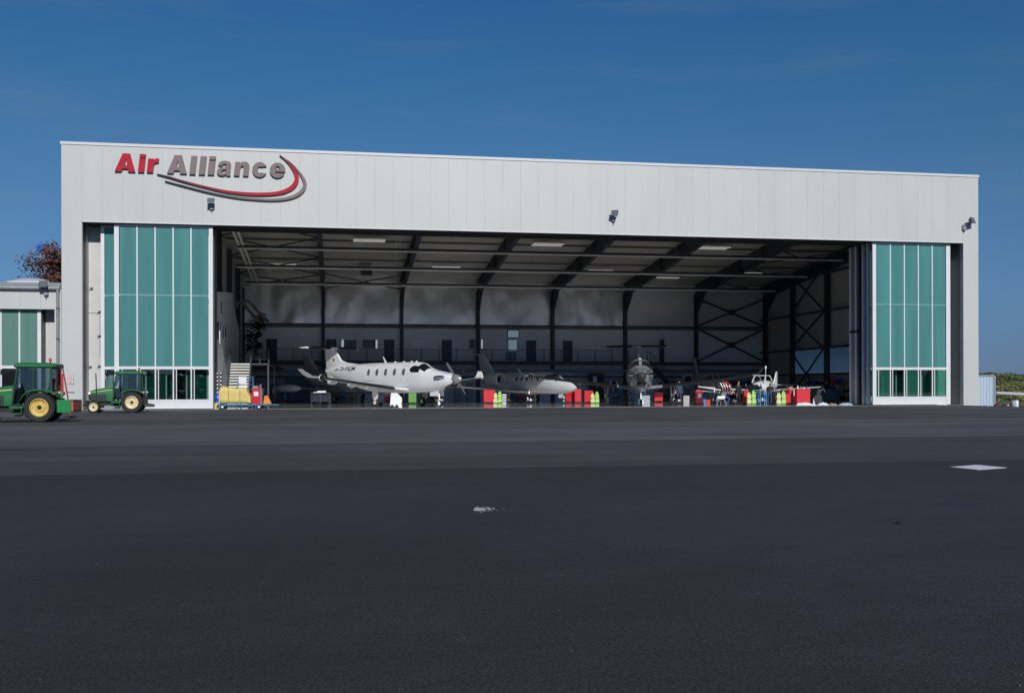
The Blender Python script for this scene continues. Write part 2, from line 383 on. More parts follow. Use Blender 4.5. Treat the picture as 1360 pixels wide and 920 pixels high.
def stain(px, py, wpx, hpx, seed):
    q = random.Random(seed); x, y = WG(px, py); f = CAMZ*FPX/(py-HOR(px)); rx = wpx/2/FPX*f; ry = hpx/2*f*f/(CAMZ*FPX)
    P = []
    for k in range(22): a = 2*math.pi*k/22; m_ = q.uniform(.55, 1.1); u, v = rx*m_*math.cos(a), ry*m_*math.sin(a); u += v*(px-680)/FPX; P.append((x+u*CS+v*SN, y-u*SN+v*CS))
    b = MB(); b.prism(P, -.0135, -.0118, 'Z'); b.build('oil_stain', STAIN, kind='structure')
for k, a_ in enumerate(((1272, 667, 74, 4), (1188, 690, 30, 6), (1196, 693, 20, 4), (903, 657, 15, 2), (760, 677, 44, 2), (519, 743, 28, 2.4), (80, 646, 18, 1.6), (255, 664, 14, 1.6), (470, 628, 12, 1.5), (1178, 735, 16, 2), (1080, 640, 24, 1.5), (30, 597, 60, 1.2), (300, 556, 70, 1.2), (1110, 545.5, 30, 1))): stain(*a_, k)
b = MB(); rnd = random.Random(31)
for k in range(150):
    f_ = 3.2+30*rnd.random()**1.6; X, Y = W(rnd.uniform(-30, 1390), f_); r_ = rnd.uniform(.0015, .0045); n = rnd.randint(4, 6)
    b.prism([(X+r_*rnd.uniform(.6, 1.3)*math.cos(6.283*i/n), Y+r_*rnd.uniform(.6, 1.3)*math.sin(6.283*i/n)) for i in range(n)], -.0145, -.010+r_*.6, 'Z')
tag(b.build('grit_specks', mat('pale_grit', (.11, .11, .115), .8, var=.5, vscale=3), kind='stuff'), 'pale grit scattered over the dark apron', 'grit', kind='stuff')
b = MB(); q = random.Random(77)
for (x0, y0, ang, L_) in ((14.5, -60.2, 1.9, 9.0), (17.8, -59.6, 1.35, 11.0), (20.5, -58.8, 2.2, 12.0), (12.2, -57.5, .25, 7.0), (23.0, -55.0, 2.0, 9.0)):
    X, Y, a = x0, y0, ang; P = [(X, Y)]
    for _ in range(int(L_/.22)): a += q.gauss(0, .10)-(a-ang)*.15; X += .22*math.cos(a); Y += .22*math.sin(a); P.append((X, Y))
    for i in range(len(P)-1):
        wv_ = .0035+.003*q.random(); dx_, dy_ = P[i+1][0]-P[i][0], P[i+1][1]-P[i][1]; l = math.hypot(dx_, dy_); nx_, ny_ = -dy_/l*wv_, dx_/l*wv_
        b.add([(P[i][0]-nx_, P[i][1]-ny_, -.0132), (P[i][0]+nx_, P[i][1]+ny_, -.0132), (P[i+1][0]+nx_, P[i+1][1]+ny_, -.0132), (P[i+1][0]-nx_, P[i+1][1]-ny_, -.0132)], [(0, 1, 2, 3)])
b.build('asphalt_crack', mat('crack_dark', (.012, .012, .014), .9), kind='structure')
# hangar floor
m = mat('hangar_floor_concrete', (.60, .59, .565), .24, var=.10, vscale=.5, coat=1.0, bump=.25, bscale=.9)
b = MB(); b.box(1.2, 59.0, .25, 34.9, -.25, .0); b.build('hangar_floor', m, kind='structure')
b = MB(); b.box(1.2, 59.0, .02, .24, -.25, .004); b.build('door_track', GALV, kind='structure')

# ------------------------------------------------------------------ hangar
HW, FB, FT = 60.2, 11.28, 15.93
H = thing('aircraft_hangar', 'big white flat-roofed hangar with its wide mouth open', 'hangar')
PW = HW/52
def panel_mesh(h):
    b = MB(); g = .0015; wd = PW-2*g; e = .004
    b.loft([[(g+e, 0, e), (g+wd-e, 0, e), (g+wd-e, 0, h-e), (g+e, 0, h-e)], [(g, e, 0), (g+wd, e, 0), (g+wd, e, h), (g, e, h)], [(g, .08, 0), (g+wd, .08, 0), (g+wd, .08, h), (g, .08, h)]])
    return b.mesh('wall_panel', WHITE)
short = panel_mesh(FT-FB-.02); tall = panel_mesh(FT+1.0)
for i in range(52):
    if i in (0, 51): inst('wall_panel', tall, H, (i*PW, 0, -1.0))
    else: inst('wall_panel', short, H, (i*PW, 0, FB+.02))
b = MB(); b.box(.02, HW-.02, .082, .16, FB+.03, FT); b.box(.02, PW-.02, .082, .2, -1, FT); b.box(HW-PW+.02, HW-.02, .082, .2, -1, FT)
b.build('wall_backing', SEAM, H)
b = MB(); b.box(-.06, HW+.06, -.05, .32, FT, FT+.06); b.box(-.05, HW+.05, -.045, -.02, FT-.10, FT); b.build('roof_coping', TRIM, H)
b = MB(); b.box(1.17, HW-1.17, -.025, .14, FB-.05, FB+.018); b.build('drip_edge', TRIM, H)
# pillar reveals: dark strip, then cladding
RD = 1.62
for s, x in ((1, PW), (-1, HW-PW)):
    a, c = (x-.10, x+.012) if s > 0 else (x-.012, x+.10)
    b = MB(); b.box(a, c, .2 if s > 0 else .42, .95 if s > 0 else RD, -.6, FB); b.build('reveal_strip', REVEAL if s > 0 else mat('reveal_painted_shade', (.13, .155, .185), .5), H)  # right reveal: shade of the pillar side is put into its colour
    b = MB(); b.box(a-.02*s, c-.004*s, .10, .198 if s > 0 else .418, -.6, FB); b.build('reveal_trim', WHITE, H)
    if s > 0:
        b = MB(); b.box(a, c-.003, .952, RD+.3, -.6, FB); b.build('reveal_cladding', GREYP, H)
# soffit behind the fascia
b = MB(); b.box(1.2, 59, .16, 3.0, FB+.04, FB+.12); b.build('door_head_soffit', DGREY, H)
b = MB(); b.box(1.2, 59, 3.0, 3.12, FB+.04, FT-1.0); b.build('fascia_inner_lining', DWALL, H)
for k, y in enumerate((.35, .95, 1.55, 2.1)):
    b = MB(); b.box(1.25, 58.95, y-.05, y+.05, FB-.12+.001*k, FB+.035); b.build('door_guide_rail', DGREY, H)
# recess back walls
b = MB(); x1 = XP(136, RD); b.box(1.16, x1+1.0, RD, RD+.1, 5.92, FB+.03); b.build('recess_panel', GREYP, H)
b = MB(); b.box(1.16, x1+1.0, RD, RD+.1, -.3, 5.88); b.build('recess_panel', GREYP, H)
b = MB(); b.box(1.16, x1+1.0, RD+.1, RD+.14, -.3, FB); b.build('recess_backing', SEAM, H)
b = MB(); b.box(57.9, 59.06, RD, RD+.1, -.3, FB+.03); b.build('recess_panel', GREYP, H)
for (px, py) in ((122, 383), (132.5, 414), (132.5, 446), (120.3, 487), (132.3, 486)):
    b = MB(); X = XP(px, RD-.05); Z = ZP(px, py, RD-.05); b.cbox((X, RD-.06, Z), (.13, .12, .10)); b.bar((X-.05, RD-.1, Z-.02), (X-.13, RD-.12, Z-.09), .03, .03); b.build('wall_fitting', DGREY, H)
b = MB(); X = XP(132.7, RD-.03); b.bar((X, RD-.03, 3.2), (X, RD-.03, 5.9), .035, .035); b.build('conduit', GALV, H)

# sliding doors
def leaf(x0, x1, Y, n, lowmats, pw=.24, pr=None, label=None, mid=True, upper=TEAL):
    D = inst('sliding_door', None, H, label=label) if False else None
    root = bpy.data.objects.new('sliding_door', None); COL.objects.link(root); root.parent = H
    if label: root['label'] = label
    pr = pw if pr is None else pr; t = .07; zb, z1, z2, z3, zt = .05, .50, .60, 2.44, FB-.10
    f = MB(); f.box(x0, x0+pw, Y-t, Y+t, zb, zt); f.box(x1-pr, x1, Y-t, Y+t, zb, zt)
    f.box(x0+pw, x1-pr, Y-t+.004, Y+t-.004, z1, z2); f.box(x0+pw, x1-pr, Y-t+.004, Y+t-.004, z3, z3+.17); f.box(x0+pw, x1-pr, Y-t+.004, Y+t-.004, zt-.1, zt)
    wd = (x1-x0-pw-pr)/n
    for i in range(1, n):
        xc = x0+pw+wd*i
        f.box(xc-.038, xc+.038, Y-t+.002, Y+t-.002, z3+.17, zt-.1); f.box(xc-.038, xc+.038, Y-t+.002, Y+t-.002, z2, z3)
    if pw > .23:
        for i in range(n): a = x0+pw+wd*i+.15; f.box(a, a+.05, Y-.058, Y-.022, z2+.002, z3-.002)
    f.build('door_frame', FRAME, root)
    k = MB(); k.box(x0+pw, x1-pr, Y-.05, Y+.05, zb, z1); k.build('kick_panel', FRAME, root)
    if mid:
        k = MB(); k.box(x0+pw, x1-pr, Y+.01, Y+.05, 6.88, 6.98); k.build('middle_rail', FRAME, root)
        g0 = MB()
        for i in range(n):
            a = x0+pw+wd*i+.04; g0.box(a, a+wd-.08, Y-.052, Y-.046, 6.87, 6.99)
        g0.build('rail_cover_strip', mat('rail_strip_teal', (.13, .31, .31), .3), root)
    for i in range(n):
        a = x0+pw+wd*i+.038; c = a+wd-.076
        p = MB(); p.box(a, c, Y-.03, Y-.015, z3+.17, 6.9); p.build('glass_pane', upper, root)
        p = MB(); p.box(a, c, Y-.03, Y-.015, 6.92, zt-.1); p.build('glass_pane', upper, root)
        p = MB(); p.box(a, c, Y-.02, Y-.008, z2, z3); p.build('lower_pane', lowmats[i % len(lowmats)], root)
    return root
xl0, xl1 = XP(152.3, .35), XP(283.2, .35)
leaf(xl0, xl1, .35, 5, [CLEAR], .27, .24, label='front left leaf of the sliding doors')
leaf(XP(134.5, .95), xl1-.25, .95, 5, [CLEAR, CLEARG, CLEARG], .21, .2)
leaf(XP(134.5, .95)+.35, xl1-.12, 1.52, 5, [CLEARG, CLEAR], .21, .2)
xr0, xr1 = XP(1158.6, .35), XP(1261.6, .35)
leaf(xr0, xr1, .35, 5, [CLEARG, CLEAR], .26, .32, label='front right leaf of the sliding doors')
leaf(xr0-.06, xr1-.62, .95, 5, [CLEARG], .2, .2)
leaf(xr0-.09, xr1-.2, 1.52, 5, [CLEARG], .2, .2)
for k, (y, dxx, mt) in enumerate(((2.1, .02, DGREY), (2.45, .01, FRAME), (2.8, .02, GALV), (3.2, 0, FRAME))):
    b = MB(); b.box(xr0-.1+dxx, xr0+.1, y-.1, y+.13, .03, FB-.1); b.box(xr0+.11, xr0+3, y-.06, y+.06, .03, FB-.12); b.build('stacked_door_edge', mt, H)
b = MB(); b.box(xr0-.16, xr0-.11, 2.2, 3.2, 5.1, 5.25); b.box(xr0-.16, xr0-.11, 2.0, 2.1, 5.0, 5.3); b.build('door_latch', BLACK, H)
b = MB(); b.box(xl1-.05, xl1+.012, .9, 2.3, .05, FB-.1); b.build('door_seal', DGREY, H)

# --- shell: back wall, side walls, roof
BW = 35.0
COLX = [7.3+7.5*i for i in range(8)]
GLOSSW = mat('satin_liner', (.80, .81, .82), .30, .50, bump=1.0, bscale=.36, stretch=(1, 1, .6))
for i in range(7):
    x0, x1 = COLX[i]+.02, COLX[i+1]-.02
    b = MB(); b.box(x0, x1, BW, BW+.1, 7.45, 12.6); b.build('back_wall_panel', GLOSSW if i < 5 else mat('matt_liner', (.66, .68, .70), .5, var=.15, vscale=.5), H)
    b = MB(); b.box(x0, x1, BW-.02, BW+.1, 0, 7.28); b.build('back_wall_panel', LWALL, H)
b = MB(); b.box(0, 60, BW+.12, BW+.3, -.3, 12.6); b.build('back_wall', DWALL, H)
b = MB(); b.box(7.0, 7.3, 2.6, BW, -.1, 15); b.build('partition_wall', DWALL, H)
b = MB(); b.box(0, .2, .3, BW+.3, -1, 15); b.build('left_outer_wall', WHITE, H)
b = MB(); b.box(HW-.15, HW, .22, 1.5, -1, 15.2); b.box(HW-.15, HW, 1.5, BW+.3, -1, 2.5); b.box(HW-.15, HW, 1.5, BW+.3, 4.78, 15.2); b.box(HW-.15, HW, 29.2, BW+.3, 2.5, 4.78); b.build('right_outer_wall', DWALL, H)
POLY = translucent_mat('translucent_sheet', (.22, .29, .36), (.35, .50, .68), .62, .3, .4)
b = MB(); yy = 1.5; pts = []
while yy < 29.2: pts += [(yy, 0), (yy+.16, 0), (yy+.2, .05), (yy+.34, .05), (yy+.38, 0)]; yy += .42
ring = [[(HW-.2+q, p, z) for (p, q) in pts] for z in (2.5, 4.78)]
b.loft(ring, closed=False, caps=False); b.build('translucent_wall_sheet', POLY, H)
def rafz(y): return 12.3-.10*(y-15.8)           # underside of the rafters
DT = 1.25
# roof deck with trapezoidal ribs, one long sheet
b = MB(); pr_ = []; y = 3.1
while y < BW+.2:
    for (o, dz) in ((0, 0), (.10, 0), (.13, .06), (.24, .06), (.27, 0)): pr_.append((y+o, rafz(y+o)+DT+dz))
    y += .30
b.loft([[(x, p, z) for p, z in pr_] for x in (0, 60)], closed=False, caps=False); b.build('roof_deck', DECK, H)
b = MB(); b.prism([(.2, 15.6), (BW+.3, rafz(BW)+DT+.35), (BW+.3, rafz(BW)+DT+.2), (.2, 15.3)], 0, HW, 'X'); b.build('roof', GREYP, H)
# columns and rafters
for i, x in enumerate(COLX):
    b = MB(); ztop = rafz(BW-.6)
    b.box(x-.16, x+.16, BW-.52, BW-.5, 0, ztop+.3); b.box(x-.16, x+.16, BW-.06, BW-.03, 0, ztop+.3); b.box(x-.012, x+.012, BW-.5, BW-.06, 0, ztop+.3)
    b.build('column', STEEL, H)
    if 0 < i < 8:
        b = MB()
        y0, y1 = 3.2, BW-.05
        b.prism([(y0, rafz(y0)+.02), (y1, rafz(y1)+.02), (y1, rafz(y1)+DT-.05), (y0, rafz(y0)+DT-.05)], x-.012, x+.012, 'X')
        b.bar((x, y0, rafz(y0)), (x, y1, rafz(y1)), .34, .04); b.bar((x, y0, rafz(y0)+DT-.05), (x, y1, rafz(y1)+DT-.05), .34, .04)
        b.prism([(BW-2.6, rafz(BW-2.6)), (BW-.5, rafz(BW)), (BW-.5, rafz(BW)-1.5)], x-.012, x+.012, 'X'); b.bar((x, BW-2.6, rafz(BW-2.6)), (x, BW-.5, rafz(BW)-1.5), .32, .03)
        for yy in (8, 13, 18, 23, 28): b.box(x-.15, x+.15, yy-.01, yy+.01, rafz(yy)+.03, rafz(yy)+DT-.08)
        b.build('rafter', STEEL, H)
# columns of the right and left side walls
for y in (.9, 7, 14, 21, 28):
    for xw in (59.62, 7.48):
        if xw < 10 and y < 3: continue
        b = MB(); b.box(xw-.22, xw-.2, y-.15, y+.15, 0, rafz(y)+.8); b.box(xw+.2, xw+.22, y-.15, y+.15, 0, rafz(y)+.8); b.box(xw-.2, xw+.2, y-.012, y+.012, 0, rafz(y)+.8); b.build('column', STEEL, H)
b = MB(); b.bar((59.5, 3.2, rafz(3.2)+.9), (59.5, BW, rafz(BW)+.9), .2, .3); b.build('eaves_beam', STEEL, H)
for z in (2.42, 4.80, 8.1, 11.5):
    b = MB(); b.box(59.3, 59.5, 1.2, BW-.1, z-.09, z+.09); b.build('wall_rail', STEEL, H)
for i in range(7):
    b = MB(); b.box(COLX[i]+.17, COLX[i+1]-.17, BW-.18, BW-.02, 7.28, 7.44); b.box(COLX[i]+.17, COLX[i+1]-.17, BW-.26, BW-.182, 7.12, 7.2); b.build('wall_rail', STEEL, H)
    b = MB(); b.box(COLX[i]+.17, COLX[i+1]-.17, BW-.22, BW-.03, 7.02, 7.09); b.build('rail_lip', STEELL, H)
# girders slung under the rafters, with pale lower edge
for y in (15.7, 22.4, 29.2):
    z = rafz(y)-.22
    b = MB(); b.box(8.0 if y > 16 else 8.6, 58.4, y-.06, y+.06, z-.10, z+.10); b.build('hanging_girder', STEEL, H)
    b = MB(); b.box(8.0 if y > 16 else 8.6, 58.4, y-.10, y+.10, z-.20, z-.103); b.build('girder_rail', mat('galvanised_rail', (.80, .80, .78), .5), H)
    for x in COLX[1:7]:
        b = MB(); b.box(x-.06, x+.06, y-.05, y+.05, z+.10, z+.24); b.build('hanger', STEEL, H)
for y in (12.6, 19.0, 25.8):   # purlin pairs on the deck
    b = MB(); b.box(7.5, 59.5, y-.08, y+.08, rafz(y)+DT-.16, rafz(y)+DT-.02); b.build('purlin', mat('purlin_paint', (.16, .16, .15), .6), H)
# twin pipes running in at the left
for dx_ in (0, .34):
    b = MB(); b.bar((8.75+dx_, 4, rafz(4)-.1), (8.75+dx_, 29.4, rafz(29.4)-.1), .17, .16); b.build('crane_runway', MATS.get('galvanised_rail'), H)
b = MB(); b.bar((20.6, 4, rafz(4)-.1), (20.6, 20.4, rafz(20.4)-.1), .05, .05); b.bar((20.9, 4, rafz(4)-.1), (20.9, 20.4, rafz(20.4)-.1), .05, .05); b.build('pipe_pair', STEELL, H)
# roof bracing crosses
def zroof(x, y): return rafz(y)+.55
for bay in (0, 6):
    xa, xb = COLX[bay]+.2, COLX[bay+1]-.2
    for (ya, yb) in ((9, 15.5), (15.8, 22.2), (22.5, 29), (29.3, 34.6)):
        for (p, q) in (((xa, ya), (xb, yb)), ((xa, yb), (xb, ya))):
            b = MB(); b.bar((p[0], p[1], zroof(*p)), (q[0], q[1], zroof(*q)), .09, .09); b.build('roof_brace', STEEL, H)
for (ya, yb) in ((27.3, 33.9),):
    xa, xb = COLX[1]+.2, COLX[2]-.2
    for (p, q) in (((xa, ya), (xb, yb)), ((xa, yb), (xb, ya))):
        b = MB(); b.bar((p[0], p[1], zroof(*p)-.3), (q[0], q[1], zroof(*q)-.3), .09, .09); b.build('roof_brace', STEEL, H)
# wall bracing: last back bay and the right wall bay between columns at 21 and 28
def cross_xz(xa, xb, za, zb, y):
    b = MB(); b.bar((xa, y, za), (xb, y, zb), .16, .16); b.bar((xa, y+.03, zb), (xb, y+.03, za), .16, .16)
    xc, zc = (xa+xb)/2, (za+zb)/2; b.prism([(xc-.42, zc-.12), (xc-.2, zc-.28), (xc+.2, zc-.28), (xc+.42, zc-.12), (xc+.42, zc+.12), (xc+.2, zc+.28), (xc-.2, zc+.28), (xc-.42, zc+.12)], y-.1, y-.085, 'Y')
    b.build('wall_brace', STEEL, H)
cross_xz(COLX[6]+.2, COLX[7]-.2, 7.5, rafz(35)-.1, BW-.3); cross_xz(COLX[6]+.2, COLX[7]-.2, 3.9, 7.2, BW-.3)
def cross_yz(ya, yb, za, zb, x):
    b = MB(); b.bar((x, ya, za), (x, yb, zb), .13, .13); b.bar((x-.03, ya, zb), (x-.03, yb, za), .13, .13); b.build('wall_brace', STEEL, H)
cross_yz(21.1, 27.9, 8.2, 12.1, 59.35); cross_yz(21.1, 27.9, 4.8, 8.0, 59.35); cross_yz(21.1, 27.9, .2, 4.7, 59.35)
# ceiling clutter: heater
hy = 27; hx = XP(487, hy); hz = ZP(487, 360, hy)
ht = thing('unit_heater', 'dark box heater hanging under the roof', 'heater', (hx, hy, hz))
b = MB(); b.box(-.5, .5, -.4, .4, -.38, .38); b.build('heater_body', DGREY, ht, bevel=.03)
b = MB(); [b.box(-.45, .45, -.43, -.40, -.32+.1*k, -.27+.1*k) for k in range(7)]; b.build('louvre', STEEL, ht)
b = MB(); b.box(-.42, -.39, -.02, .02, .38, 1.3); b.box(.39, .42, -.02, .02, .38, 1.3); b.build('hanger_rod', STEEL, ht)
# ceiling lights
LAMP = bpy.data.materials.new('lamp_tube'); LAMP.use_nodes = True; lb = LAMP.node_tree.nodes['Principled BSDF']; lb.inputs['Base Color'].default_value = (.7, .7, .68, 1)
lb.inputs['Emission Color'].default_value = (1, .98, .92, 1); lb.inputs['Emission Strength'].default_value = .20
def onroof(px, py, off):
    lo, hi = 5, 34
    for _ in range(40):
        mid = (lo+hi)/2
        if ZP(px, py, mid) > rafz(mid)+off: hi = mid
        else: lo = mid
    return lo
def ceiling_light(px, py, wd, label, twin):
    y = onroof(px, py, .75); x = XP(px, y); z = rafz(y)+.75
    t = thing('ceiling_light', label, 'ceiling light', (x, y, z), 0, 'strip lights under the hangar roof')
    rows = (-.45, .45) if twin else (0,)
    b = MB(); [b.box(-wd/2-.05, wd/2+.05, r-.22, r+.22, .04, .12) for r in rows]; b.box(-.05, .05, -.5, .5, .12, .18); b.build('housing', STEELL, t)
    for r in rows:
        b = MB(); b.box(-wd/2, wd/2, r-.18, r+.18, -.04, .04); b.build('diffuser', LAMP, t)
for a in ((491, 319.5, 2.5, 'twin strip light nearest the mouth, left of the others', True), (728, 325, 2.5, 'twin strip light nearest the mouth, above the middle', True),
          (948, 329.5, 2.6, 'twin strip light nearest the mouth, farthest right', True), (375, 351, 2.4, 'single strip light in the leftmost roof bay', False),
          (593, 355, 2.5, 'single strip light deeper in, right of the second rafter', False), (798, 359.5, 2.3, 'single strip light deeper in, centre right', False),
          (1000, 363, 2.0, 'single strip light in the braced bay at the right', False), (887, 369, 2.2, 'single strip light farthest back', False)): ceiling_light(*a)

# --- gallery along the back wall
GZ_, GY = 3.86, 33.3
gal0, gal1 = 11.0, XP(846, GY)
b = MB(); b.box(8.2, gal1, GY, BW-.55, GZ_-.12, GZ_); b.build('gallery_deck', DGREY, H)
b = MB(); b.box(8.2, 59.4, GY-.05, GY+.05, GZ_-.42, GZ_-.10); b.build('gallery_beam', STEEL, H)
b = MB(); b.box(8.2, 59.4, GY+.3, GY+.4, 2.75, 3.05); b.build('crane_rail', mat('blue_grey_rail', (.16, .2, .25), .5), H)
b = MB(); b.box(8.2, 59.4, GY+.3, GY+.4, 2.2, 2.4); b.build('crane_rail', STEEL, H)
rl = bpy.data.objects.new('gallery_railing', None); COL.objects.link(rl); rl.parent = H
for k, dz in enumerate((.18, .34, .50, .66, .82, 1.05)):
    b = MB(); r_ = .03 if k == 5 else .013; b.box(8.4, gal1, GY-r_, GY+r_, GZ_+dz-r_, GZ_+dz+r_); b.build('rail', STEEL, rl)
pm = MB().box(-.035, .035, -.035, .035, -.1, 1.04).mesh('railing_post', STEEL)
x = 8.6
while x < gal1: inst('railing_post', pm, rl, (x, GY, GZ_)); x += 1.72
# doors and windows on the gallery
dm = MB().box(-.5, .5, -.05, .0, 0, 2.08).mesh('gallery_door', BLUEDOOR); hm = MB().box(-.06, .06, -.12, -.06, -.02, .02).mesh('door_handle', SILVER)
for px in (361, 440, 517, 593.5, 705.5, 754):
    y = BW-.04; d = inst('gallery_door', dm, H, (XP(px, y), y, GZ_)); inst('door_handle', hm, d, (.38 if px != 754 else -.38, 0, 1.05))
b = MB(); b.box(-.16, .16, -.08, 0, -.16, .16); 
def window(px0, px1, py0, py1, bars, panemat, y=BW-.03, fm=FRAME):
    x0, x1 = XP(px0, y), XP(px1, y); z1, z0 = ZP(px0, py0, y), ZP(px0, py1, y)
    b = MB(); t = .06; b.box(x0, x1, y-.06, y, z0, z0+t); b.box(x0, x1, y-.06, y, z1-t, z1); b.box(x0, x0+t, y-.06, y, z0+t, z1-t); b.box(x1-t, x1, y-.06, y, z0+t, z1-t)
    for q in bars: xc = x0+(x1-x0)*q; b.box(xc-.03, xc+.03, y-.055, y, z0+t, z1-t)
    wn = b.build('window', fm, H); p = MB(); p.box(x0+t, x1-t, y-.03, y-.02, z0+t, z1-t); p.build('pane', panemat, wn); return wn
DARKP = mat('dark_pane', (.01, .012, .016), .08); LITP = mat('daylight_glow_blind', (.42, .45, .47), .6); _p = LITP.node_tree.nodes['Principled BSDF']; _p.inputs['Emission Color'].default_value = (.62, .72, .74, 1); _p.inputs['Emission Strength'].default_value = .45; BRP = mat('brown_pane', (.05, .03, .025), .3)  # blind panes glow: emission stands in for daylight behind them
window(452.8, 457.5, 450.5, 461.5, (), LITP); window(457.7, 473.5, 451.5, 463, (.62,), DARKP, fm=DGREY)
window(482, 498, 451, 462, (), DARKP, fm=DGREY); window(498.2, 502.3, 450.5, 463.5, (), LITP)
window(545, 566, 449.5, 463.5, (), mat('white_board', (.85, .85, .9), .5))
window(621.5, 632.5, 450, 463.5, (.16, .82), BRP); window(638.2, 642, 450, 463.5, (), LITP)
SKYP = mat('sky_glow_pane', (.30, .40, .48), .15); _p = SKYP.node_tree.nodes['Principled BSDF']; _p.inputs['Emission Color'].default_value = (.45, .60, .72, 1); _p.inputs['Emission Strength'].default_value = .22  # added emission imitates sky light coming through these panes
window(674, 689.5, 438, 448.8, (), SKYP, fm=DGREY); window(674.5, 687.5, 450.5, 466.5, (), SKYP, fm=DGREY); window(672, 685.5, 467.5, 478, (), mat('pale_blue_sheet', (.22, .33, .38), .5), fm=DGREY)
b = MB(); y = BW-.05; X, Z = XP(583.8, y), ZP(583.8, 459.5, y); b.cbox((X, y, Z), (.24, .1, .24)); b.build('wall_lamp', mat('wall_lamp_white', (.7, .7, .7), .4), H, bevel=.04)
# dark equipment panel hung on the back wall near the right
b = MB(); y = BW-.4; b.box(XP(876.5, y), XP(882, y), y-.1, y+.1, ZP(880, 482, y), ZP(880, 451, y)); b.build('wall_duct', STEEL, H)

# --- office block inside, left
OX = 7.98
ob = bpy.data.objects.new('office_block', None); COL.objects.link(ob); ob.parent = H
OFFW = mat('office_wall', (.60, .62, .65), .6, var=.06, vscale=1.2)
b = MB(); b.prism([(2.7, 7.45), (19.1, 8.85), (19.1, 7.9), (24.2, 6.2), (24.2, 0), (2.7, 0)], 7.31, OX, 'X'); b.build('office_wall', OFFW, ob)
def side_window(px0, px1, py0, py1):
    ya, yb = YP(px0, OX), YP(px1, OX)
    def zz(px, py): y = YP(px, OX); return CAMZ+(HOR(px)-py)/FPX*((OX-CAMX)*SN+(y-CAMY)*CS)
    za, zb = zz(px0, py0), zz(px0, py1)
    b = MB(); b.box(OX+.004, OX+.03, ya, yb, zb, za); b.build('office_window', DARKP, ob)
    b = MB(); b.box(OX+.002, OX+.06, ya, yb, zb-.12, zb-.002); b.box(OX+.002, OX+.06, ya-.1, ya-.002, zb, za); b.build('window_frame', FRAME, ob)
side_window(286.6, 290.3, 425.5, 450); side_window(291.6, 293.2, 428, 454); side_window(294.8, 297, 431, 450); side_window(297.6, 300, 433, 448)
side_window(292, 294.5, 400, 416)
# ducts above the office roof
for k, (x0, z0) in enumerate(((8.15, 8.2), (8.7, 8.35))):
    b = MB(); b.tube([(x0, 19.8, z0-.4), (x0+.05, 20.0, z0), (x0+.4, 21.0, z0-.05), (x0+1.1, 24, z0-.9), (x0+1.5, 26, z0-1.3)], .13, 10); b.build('duct', mat('duct_grey', (.16, .16, .16), .5), ob, smooth=True)
# --- steel stair up to the gallery, left
st = bpy.data.objects.new('staircase', None); COL.objects.link(st); st.parent = H
TY = 12.6; tx0, tx1 = XP(303.5, 11), XP(330, 11); SW = tx1-tx0
tm = MB().box(0, SW, 0, .26, -.095, .0).mesh('tread', mat('tread_grating', (.62, .62, .60), .5))
N = 15
for k in range(N): inst('tread', tm, st, (tx0+.01*k, TY-k*.27, 3.08-k*.205))
for xx in (-.05, SW+.04):
    b = MB(); b.bar((tx0+xx, TY+.3, 3.1), (tx0+xx+.15, TY-14*.27, .05), .05, .26); b.build('stringer', STEEL, st)
    b = MB(); b.bar((tx0+xx, TY+.3, 4.1), (tx0+xx+.15, TY-14*.27, 1.05), .05, .05)
    for q in range(5): t = q/4; b.box(tx0+xx+.15*t-.02, tx0+xx+.15*t+.02, TY+.3-4.08*t-.02, TY+.3-4.08*t+.02, 3.1-3.05*t, 4.1-3.05*t)
    b.build('handrail', STEEL, st)
b = MB(); b.box(tx0-.1, tx0+SW+1.3, TY+.3, 33.3, 3.0, 3.09); b.build('landing', DGREY, st)
b = MB()
for z in (4.15, 3.9, 3.65, 3.4): b.box(tx0+SW, tx0+SW+1.3, TY+.28, TY+.32, z-.02, z+.02)
for xx in (0, .65, 1.3): b.box(tx0+SW+xx-.03, tx0+SW+xx+.03, TY+.27, TY+.33, 3.1, 4.17)
b.build('landing_railing', STEEL, st)
for y_ in (TY+.4, 20, 28): b = MB(); b.box(tx0+SW+1.2, tx0+SW+1.3, y_, y_+.1, 0, 3.0); b.build('landing_post', STEEL, st)
# right-hand stair, coming down from the gallery
s2 = bpy.data.objects.new('staircase', None); COL.objects.link(s2); s2.parent = H
xa, xb = XP(862, 32.6), XP(905, 32.6)
for yo in (0, .95):
    b = MB(); b.bar((xa, 32.2+yo, 3.75), (xb, 32.2+yo, .2), .05, .30); b.build('stringer', STEEL, s2)
    b = MB(); b.bar((xa, 32.2+yo, 4.85), (xb, 32.2+yo, 1.3), .045, .045); [b.bar((xa+(xb-xa)*t, 32.2+yo, 3.75-3.55*t), (xa+(xb-xa)*t, 32.2+yo, 4.85-3.55*t), .035, .035) for t in (0, .33, .66, 1)]; b.build('handrail', STEEL, s2)
tm2 = MB().box(-.13, .13, 0, .92, -.03, 0).mesh('tread', DGREY)
for k in range(15): inst('tread', tm2, s2, (xa+(xb-xa)*(k+.5)/15, 32.22, 3.7-3.5*(k+.5)/15))

